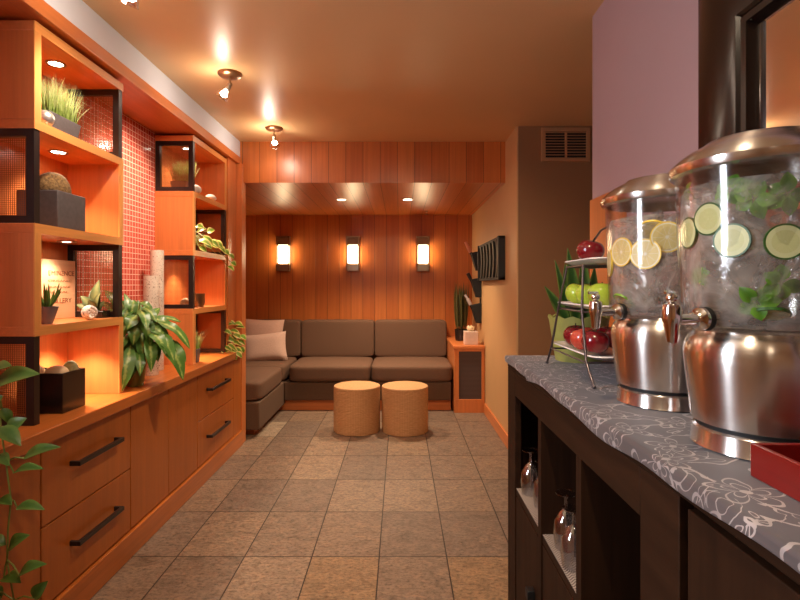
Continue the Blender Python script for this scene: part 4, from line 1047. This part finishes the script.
# ------------------------------------------------------------------ drink dispensers
DC = ((0.53, 0.748), (0.535, 1.03))
Z0 = BT2
def ray_hit(x, y, c, r):
    dx = (x - 400) / F; a = dx * dx + 1; b = -2 * (dx * c[0] + c[1]); cc = c[0] ** 2 + c[1] ** 2 - r * r
    disc = b * b - 4 * a * cc
    Y = (-b - math.sqrt(disc)) / (2 * a) if disc > 0 else -b / (2 * a)
    p = Vector((dx * Y, Y, CAMZ - (y - 285) / F * Y)); nrm = Vector((p.x - c[0], p.y - c[1], 0)).normalized()
    return p, nrm
def dispenser(c, label, att, spx):
    x, y = c
    t = thing('drink_dispenser', label, 'drink dispenser', (x, y, Z0), 'drink dispensers on the bar')
    C3 = (x, y, Z0)
    obj('base_ring', MB().lathe([(0.088, 0), (0.092, 0.002), (0.0905, 0.006), (0.0885, 0.026), (0.085, 0.029)], C3, 72), 'steel', t)
    obj('dark_gap', MB().lathe([(0.083, 0.026), (0.083, 0.036)], C3, 48), 'black', t)
    obj('metal_body', MB().lathe([(0.086, 0.035), (0.0905, 0.037), (0.0935, 0.060), (0.0985, 0.105), (0.1010, 0.126), (0.1014, 0.138), (0.1000, 0.148), (0.0965, 0.157), (0.0915, 0.1635), (0.0885, 0.1665), (0.0875, 0.1690), (0.084, 0.1690)], C3, 72), 'steel', t)
    obj('jar', MB().lathe([(0.089, 0.1692), (0.0985, 0.1720), (0.1035, 0.182), (0.1060, 0.21), (0.1125, 0.405), (0.1095, 0.405), (0.1030, 0.21), (0.1005, 0.184), (0.096, 0.1755), (0.086, 0.174)], C3, 72, closed=True), 'acrylic', t)
    obj('lid_rim', MB().lathe([(0.109, 0.398), (0.119, 0.400), (0.1215, 0.405), (0.1215, 0.411), (0.118, 0.415), (0.109, 0.416)], C3, 72, closed=True), 'steel', t)
    obj('lid', MB().lathe([(0.117, 0.414), (0.113, 0.420), (0.098, 0.432), (0.075, 0.444), (0.072, 0.4475), (0.066, 0.4485), (0.035, 0.456), (0.001, 0.458)], C3, 72), 'steel', t)
    p, nr = ray_hit(att[0], att[1], c, 0.1055)
    # spigot straight out from the jar wall
    sp = obj('spigot', MB().tube([p - nr * 0.004, p + nr * 0.05], 0.0075, 18), 'chrome', t)
    R = nr.to_track_quat('Z', 'Y').to_matrix()
    obj('gasket', MB().lathe([(0.017, -0.004), (0.017, 0.004)], p, 28, mat=R), 'black', sp)
    obj('flange', MB().lathe([(0.0165, 0.004), (0.016, 0.009), (0.010, 0.013), (0.008, 0.016)], p, 28, mat=R), 'chrome', sp)
    q = p + nr * 0.055
    obj('tap_body', MB().lathe([(0.0065, -0.032), (0.0075, -0.030), (0.0105, -0.006), (0.0125, 0.0), (0.0125, 0.016), (0.011, 0.021), (0.007, 0.023)], q, 28), 'chrome', sp)
    obj('tap_knob', MB().ball(q + Vector((0, 0, 0.030)), 0.0085, (1, 1, 0.9), 20), 'chrome', sp)
    sd = Vector((-nr.y, nr.x, 0)); lv = (nr * 0.35 - sd * 0.0 + Vector((-0.3, -0.6, 0))).normalized()
    obj('lever', MB().tube([q + Vector((0, 0, 0.037)) - lv * 0.008, q + Vector((0, 0, 0.0385)) + lv * 0.03, q + Vector((0, 0, 0.0375)) + lv * 0.034], 0.0032, 10, [1, 0.8, 0.5]), 'chrome', sp)
    return t
dispenser(DC[0], 'nearest drink dispenser with steel base, filled with cucumber slices and mint', (704, 319), None)
dispenser(DC[1], 'farther drink dispenser with steel base, filled with lemon slices', (620, 312), None)
for (c, seed, top, lab, lab2) in ((DC[0], 1, 0.392, 'water filling the nearest dispenser around cucumber and mint', 'ice chunks floating among the cucumber and mint'), (DC[1], 2, 0.380, 'water filling the farther dispenser around lemon slices', 'ice chunks floating among the lemon slices')):
    rnd = random.Random(seed); C3 = (c[0], c[1], Z0)
    o = obj('infused_water', MB().lathe([(0.084, 0.1755), (0.0945, 0.1775), (0.0985, 0.188), (0.1010, 0.21), (0.1050, top - 0.02), (0.1020, top - 0.012), (0.060, top - 0.015), (0.001, top - 0.013)], C3, 64), 'water', origin=C3)
    tag(o, lab, 'water', None, 'stuff')
    ice = MB()
    for k in range(85):
        a = rnd.uniform(0, 6.28); r = 0.088 * math.sqrt(rnd.uniform(0.1, 1)); z = Z0 + top - 0.165 * rnd.random() ** 1.3 - 0.012
        p = Vector((c[0] + r * math.cos(a), c[1] + r * math.sin(a), z))
        Q = Matrix.Rotation(rnd.uniform(0, 6), 3, 'X') @ Matrix.Rotation(rnd.uniform(0, 6), 3, 'Z')
        s = rnd.uniform(0.009, 0.016)
        ice.ball(p, s, (1, rnd.uniform(.6, .9), rnd.uniform(.5, .8)), 10, Q, 0.25, k)
    tag(obj('ice_chunks', ice, 'ice', origin=(c[0], c[1], Z0 + 0.25), smooth=20), lab2, 'ice', None, 'stuff')
def slice_thing(name, label, cat, group, R, flesh, peel, th=0.004, pw=0.0022):
    t = thing(name, label, cat, (0, 0, 0), group)
    obj('flesh', MB().lathe([(R - pw, -th / 2), (R - pw, th / 2)], (0, 0, 0), 36), flesh, t, local=True)
    obj('peel', MB().lathe([(R, -th / 2), (R, th / 2), (R - pw, th / 2), (R - pw, -th / 2)], (0, 0, 0), 36, closed=True), peel, t, local=True)
    return t
def put_slice(t, x, y, c, r=0.1015, tilt=0.0):
    p, nr = ray_hit(x, y, c, r)
    t.location = p - nr * 0.0; t.rotation_mode = 'QUATERNION'
    t.rotation_quaternion = nr.to_track_quat('Z', 'Y') @ Matrix.Rotation(tilt, 3, 'X').to_quaternion()
l0 = None
for (x, y, lab, tl) in ((645.5, 254, 'largest lemon slice, facing out at the middle of the far dispenser', 0), (622, 252, 'lemon slice between the edge-on slice and largest slice', 0), (610, 263, 'lemon slice seen edge-on at the far dispenser wall', 0), (667, 237, 'lemon slice high beside the near dispenser wall', 0.1), (654, 231, 'lemon slice lying tilted above the largest slice', 0.9)):
    if l0 is None: l0 = t = slice_thing('lemon_slice', lab, 'lemon slice', 'lemon slices in the far dispenser', 0.0285, 'lemon_flesh', 'lemon_peel')
    else: t = copy_tree(l0); t['label'] = lab
    put_slice(t, x, y, DC[1], 0.1035 if tl < .5 else 0.088, tl)
t = slice_thing('lime_wedge', 'green peeled lime slice low in the far dispenser behind tap', 'lime slice', None, 0.022, 'lemon_flesh', 'lime_peel')
put_slice(t, 624, 301, DC[1], 0.092, 0.9)
c0 = None
for (x, y, lab, tl) in ((732, 240.5, 'cucumber slice lowest of the touching three in the near dispenser', 0), (709, 219, 'cucumber slice highest of the touching three in the near dispenser', 0), (689, 233, 'cucumber slice seen most edge-on at the near dispenser wall', 0), (785, 241.7, 'cucumber slice standing apart in the near dispenser', 0), (770, 314, 'cucumber slice lying low near the steel base', 1.2)):
    if c0 is None: c0 = t = slice_thing('cucumber_slice', lab, 'cucumber slice', 'cucumber slices in the near dispenser', 0.0232, 'cuc_flesh', 'cuc_peel')
    else: t = copy_tree(c0); t['label'] = lab
    put_slice(t, x, y, DC[0], 0.1035 if tl < .5 else 0.085, tl)
rnd = random.Random(21)
for i, (x, y, lab) in enumerate(((754, 199, 'mint sprig above the lowest cucumber slice'), (787, 194, 'mint sprig above the separate cucumber slice'), (688, 192, 'small mint sprig high at the near dispenser wall'), (757, 303, 'large mint sprig low down just above the steel body'), (781, 283, 'mint sprig below the separate cucumber slice'), (700, 275, 'mint sprig near the tap of the near dispenser'), (730, 190, 'mint sprig under the lid by the white highlight'))):
    p, nr = ray_hit(x, y, DC[0], 0.098)
    t = thing('mint_sprig', lab, 'mint', tuple(p), 'mint in the near dispenser')
    sd = Vector((-nr.y, nr.x, 0)); mb = MB()
    for k in range(5):
        a = k * 1.25 + rnd.uniform(-.3, .3); d = sd * math.cos(a) + Vector((0, 0, 1)) * math.sin(a) + nr * rnd.uniform(-.4, .1)
        mb.leaf(p + d * 0.002, p + d * rnd.uniform(.020, .030) * (0.6 if i in (2, 5) else 1), 0.019 * (0.7 if i in (2, 5) else 1), droop=0.1, fold=0.2, normal=nr, shape=0.8, n=5)
    obj('leaves', mb, 'leaf_mint', t)
    obj('stalk', MB().tube([p - nr * 0.012 - Vector((0, 0, 0.015)), p - nr * 0.004, p], 0.0012, 6), 'stem', t)

# ------------------------------------------------------------------ fruit stand
SXc, SYc = 0.548, 1.345
t = thing('tiered_stand', 'three-tier dark wire stand holding square plates of apples', 'stand', (SXc, SYc, BT2))
TI = ((1.050, 0.104, 0.168), (1.168, 0.096, 0.150), (1.283, 0.082, 0.125))   # tier height, half width X, half length Y
for sx in (-1, 1):
    for sy in (-1, 1):
        mb = MB().tube([(SXc + sx * a, SYc + sy * b, z) for a, b, z in ((0.107, 0.185, BT2 + 0.004), (0.1075, 0.138, 1.050), (0.101, 0.092, 1.168), (0.087, 0.062, 1.279))], 0.0032, 10)
        mb.ball((SXc + sx * 0.107, SYc + sy * 0.185, BT2 + 0.0045), 0.0055, (1, 1, 0.8), 12)
        obj('leg', mb, 'wire', t)
for (z, hx, hy) in TI:
    mb = MB()
    k = (z - 1.05) / 0.233
    hx2, hy2 = 0.1075 - 0.0205 * k, 0.138 - 0.076 * k
    c = [(SXc - hx2, SYc - hy2, z - 0.004), (SXc + hx2, SYc - hy2, z - 0.004), (SXc + hx2, SYc + hy2, z - 0.004), (SXc - hx2, SYc + hy2, z - 0.004)]
    c = c + [c[0]]
    mb.tube(c, 0.0026, 8)
    obj('plate_hoop', mb, 'wire', t)
obj('handle', MB().tube([(SXc, SYc + 0.062, 1.279), (SXc, SYc + 0.126, 1.279), (SXc, SYc + 0.128, 1.31), (SXc, SYc + 0.10, 1.355), (SXc, SYc + 0.045, 1.380), (SXc, SYc, 1.384), (SXc, SYc - 0.045, 1.380), (SXc, SYc - 0.10, 1.355), (SXc, SYc - 0.128, 1.31), (SXc, SYc - 0.126, 1.279), (SXc, SYc - 0.062, 1.279)], 0.0032, 10), 'wire', t)
plabs = ('bottom square white plate of the stand, holding red apples', 'middle square white plate of the stand, holding green apples', 'top square white plate of the stand, holding single red apple')
def sqr(hx, hy, z, n=64, p=10):
    out = []
    for i in range(n):
        a = 2 * PI * i / n; cx, sy = math.cos(a), math.sin(a); m = (abs(cx) ** p + abs(sy) ** p) ** (-1 / p)
        out.append(Vector((SXc + cx * m * hx, SYc + sy * m * hy, z)))
    return out
for (z, hx, hy), lab in zip(TI, plabs):
    mb = MB().rings([sqr(hx * .62, hy * .72, z), sqr(hx * .8, hy * .85, z + .002), sqr(hx, hy, z + .011), sqr(hx * 0.985, hy * .99, z + .014), sqr(hx * .78, hy * .83, z + .0055), sqr(hx * .6, hy * .7, z + .004)])
    tag(obj('square_plate', mb, 'porcelain', origin=(SXc, SYc, z), smooth=50), lab, 'plate', 'plates of the tiered stand')
A0 = {}
def apple(c, R, mat, label, group, seed):
    rnd = random.Random(seed)
    if mat not in A0:
        t = A0[mat] = thing('apple', label, 'apple', (0, 0, 0), group)
        prof = []
        for i in range(1, 25):
            a = -PI / 2 + PI * i / 25
            r = math.cos(a) * (1.0 + 0.06 * math.sin(a)); z = math.sin(a) * 0.92
            dim = math.exp(-(r / 0.36) ** 2)
            z += (-0.30 * dim if a > 0 else 0.16 * dim)
            prof.append((r, z))
        obj('fruit', MB().lathe(prof, (0, 0, 0), 32), mat, t, local=True)
        obj('stalk', MB().tube([(0, 0, 0.55), (0.02, 0, 0.8), (0.08, 0.02, 1.02)], 0.045, 8), 'soil', t, local=True)
    else: t = copy_tree(A0[mat])
    t['label'] = label; t['group'] = group
    t.location = c; t.scale = (R, R, R); t.rotation_euler = (rnd.uniform(-.3, .3), rnd.uniform(-.3, .3), rnd.uniform(0, 6))
    return t
GR, GG = 'red apples on the bottom plate', 'green apples on the middle plate'
ra = 0.033
apple((0.512, 1.372, 1.287 + 0.034), 0.036, 'apple_red', 'single dark red apple on the top plate', 'apple on the top plate', 1)
for (x, y, lab) in ((0.492, 1.415, 'green apple farthest along the middle plate'), (0.497, 1.345, 'green apple in the centre of the middle plate'), (0.503, 1.273, 'green apple behind the far dispenser tap'), (0.570, 1.38, 'green apple tucked behind the front row')):
    apple((x, y, 1.172 + 0.033), ra, 'apple_green', lab, GG, int(x * 1000 + y * 100))
for (x, y, z, mt, lab) in ((0.494, 1.430, 1.055, 'apple_red', 'dark red apple farthest along the bottom plate'), (0.488, 1.355, 1.055, 'apple_blush', 'blushed orange red apple in front on the bottom plate'), (0.490, 1.278, 1.055, 'apple_red', 'dark red apple closest to the dispensers on bottom plate'),
                        (0.562, 1.39, 1.055, 'apple_red', 'red apple at the back of the bottom plate, behind blushed one'), (0.560, 1.312, 1.058, 'apple_red', 'red apple at the back of bottom plate near the dispensers')):
    apple((x, y, z + 0.033), 0.0345, mt, lab, GR, int(x * 1000 + y * 100))
# snake plant at the end of the bar
PC = Vector((0.562, 1.605, BT2))
t = thing('snake_plant', 'upright banded snake plant in pale green pot at bar end', 'plant', PC)
seg = 48; rs = []
for (r, h, sc) in ((0.070, 0, 0), (0.090, 0.128, 0.0), (0.093, 0.138, 0.004), (0.087, 0.138, 0.004), (0.083, 0.12, 0), (0.064, 0.01, 0)):
    rs.append([Vector((PC.x + r * math.cos(2 * PI * i / seg), PC.y + r * math.sin(2 * PI * i / seg), PC.z + h + sc * math.cos(2 * PI * i / seg * 12))) for i in range(seg)])
obj('pot', MB().rings(rs), 'lime_pot', t)
obj('soil', MB().lathe([(0.080, 0.112), (0.080, 0.12)], PC, 28), 'soil', t)
mb = MB()
b = PC + Vector((0, 0, 0.115))
for (dx, dy, tx, ty, tz, w) in ((-.04, -.02, -.110, -.01, .118, .035), (-.03, 0, -.075, .0, .20, .028), (-.02, -.03, -.045, -.03, .235, .042), (.01, -.02, .0, -.03, .225, .045), (.03, .0, .05, .0, .18, .042), (-.03, .03, -.03, .04, .19, .04), (.03, -.03, .09, -.04, .14, .035), (0, .03, .03, .05, .16, .04)):
    mb.leaf(b + Vector((dx, dy, 0)), b + Vector((tx, ty, tz)), w, droop=0.04, fold=0.25, normal=(-dx - 0.02, -1, 0.2), shape=0.62, thick=0.004, n=10)
obj('leaves', mb, 'leaf_dark', t)
# red box near the camera
bx0, bx1, by0, by1 = 0.434, 0.62, 0.42, 0.632
t = thing('red_box', 'open red wooden box on the runner next to the nearest dispenser', 'box', ((bx0 + bx1) / 2, (by0 + by1) / 2, BT2))
obj('walls', open_box(MB(), bx0, bx1, by0, by1, BT2, BT2 + 0.041, 0.007), 'red_box', t, bevel=0.0012)
obj('divider', B(bx0 + 0.007, bx1 - 0.007, 0.53, 0.535, BT2 + 0.008, BT2 + 0.034), 'red_box', t)

# ------------------------------------------------------------------ room lights
# recessed ceiling lamps over the near part of the room, above the picture; the rearmost is added as fill
for (x, y, p, lab) in ((-0.05, 1.80, 62, 'recessed ceiling lamp above the bar end, over the floor tiles'), (0.02, 0.48, 30, 'recessed ceiling lamp above where the visitor stands'), (-0.2, -1.0, 10, 'added ceiling lamp out of view behind the camera, for fill')):
    downlight(x, y, CZ - 0.0002, 0.06, lab, 'ceiling downlights', p, 'bulb', 1.9 if y > 1 else 2.6, (1.0, 0.76, 0.52), 0.9, (0.0, 3.45, 0.0) if y > 1 else None)
a = add_light('window_daylight', 'AREA', (LX - 0.02, (WY0 + WY1) / 2, (WZ0 + WZ1) / 2), 17, (0.84, 0.90, 1.0), shape='RECTANGLE', size=WY1 - WY0 - 0.07, size_y=WZ1 - WZ0 - 0.07)
a.rotation_euler = (PI / 2, 0, -PI / 2)
w = bpy.data.worlds.new('room_world'); scene.world = w; w.use_nodes = True
w.node_tree.nodes['Background'].inputs[0].default_value = (0.6, 0.7, 0.9, 1); w.node_tree.nodes['Background'].inputs[1].default_value = 0.6

# ------------------------------------------------------------------ camera and output look
cam = bpy.data.cameras.new('camera'); co = bpy.data.objects.new('camera', cam); COL.objects.link(co)
co.location = (0, 0, CAMZ); co.rotation_euler = (PI / 2, 0, 0)
cam.sensor_width = 36; cam.lens = F / 800 * 36; cam.shift_y = -15 / 800; cam.clip_start = 0.02
scene.camera = co
scene.view_settings.view_transform = 'Standard'; scene.view_settings.look = 'None'
scene.view_settings.gamma = 1; scene.view_settings.use_curve_mapping = False
scene.view_settings.exposure = 1.1
cy = scene.cycles
cy.use_denoising = True; cy.max_bounces = 10; cy.diffuse_bounces = 5; cy.glossy_bounces = 5; cy.transmission_bounces = 6; cy.transparent_max_bounces = 40
cy.sample_clamp_indirect = 4.0; cy.caustics_reflective = False; cy.caustics_refractive = False
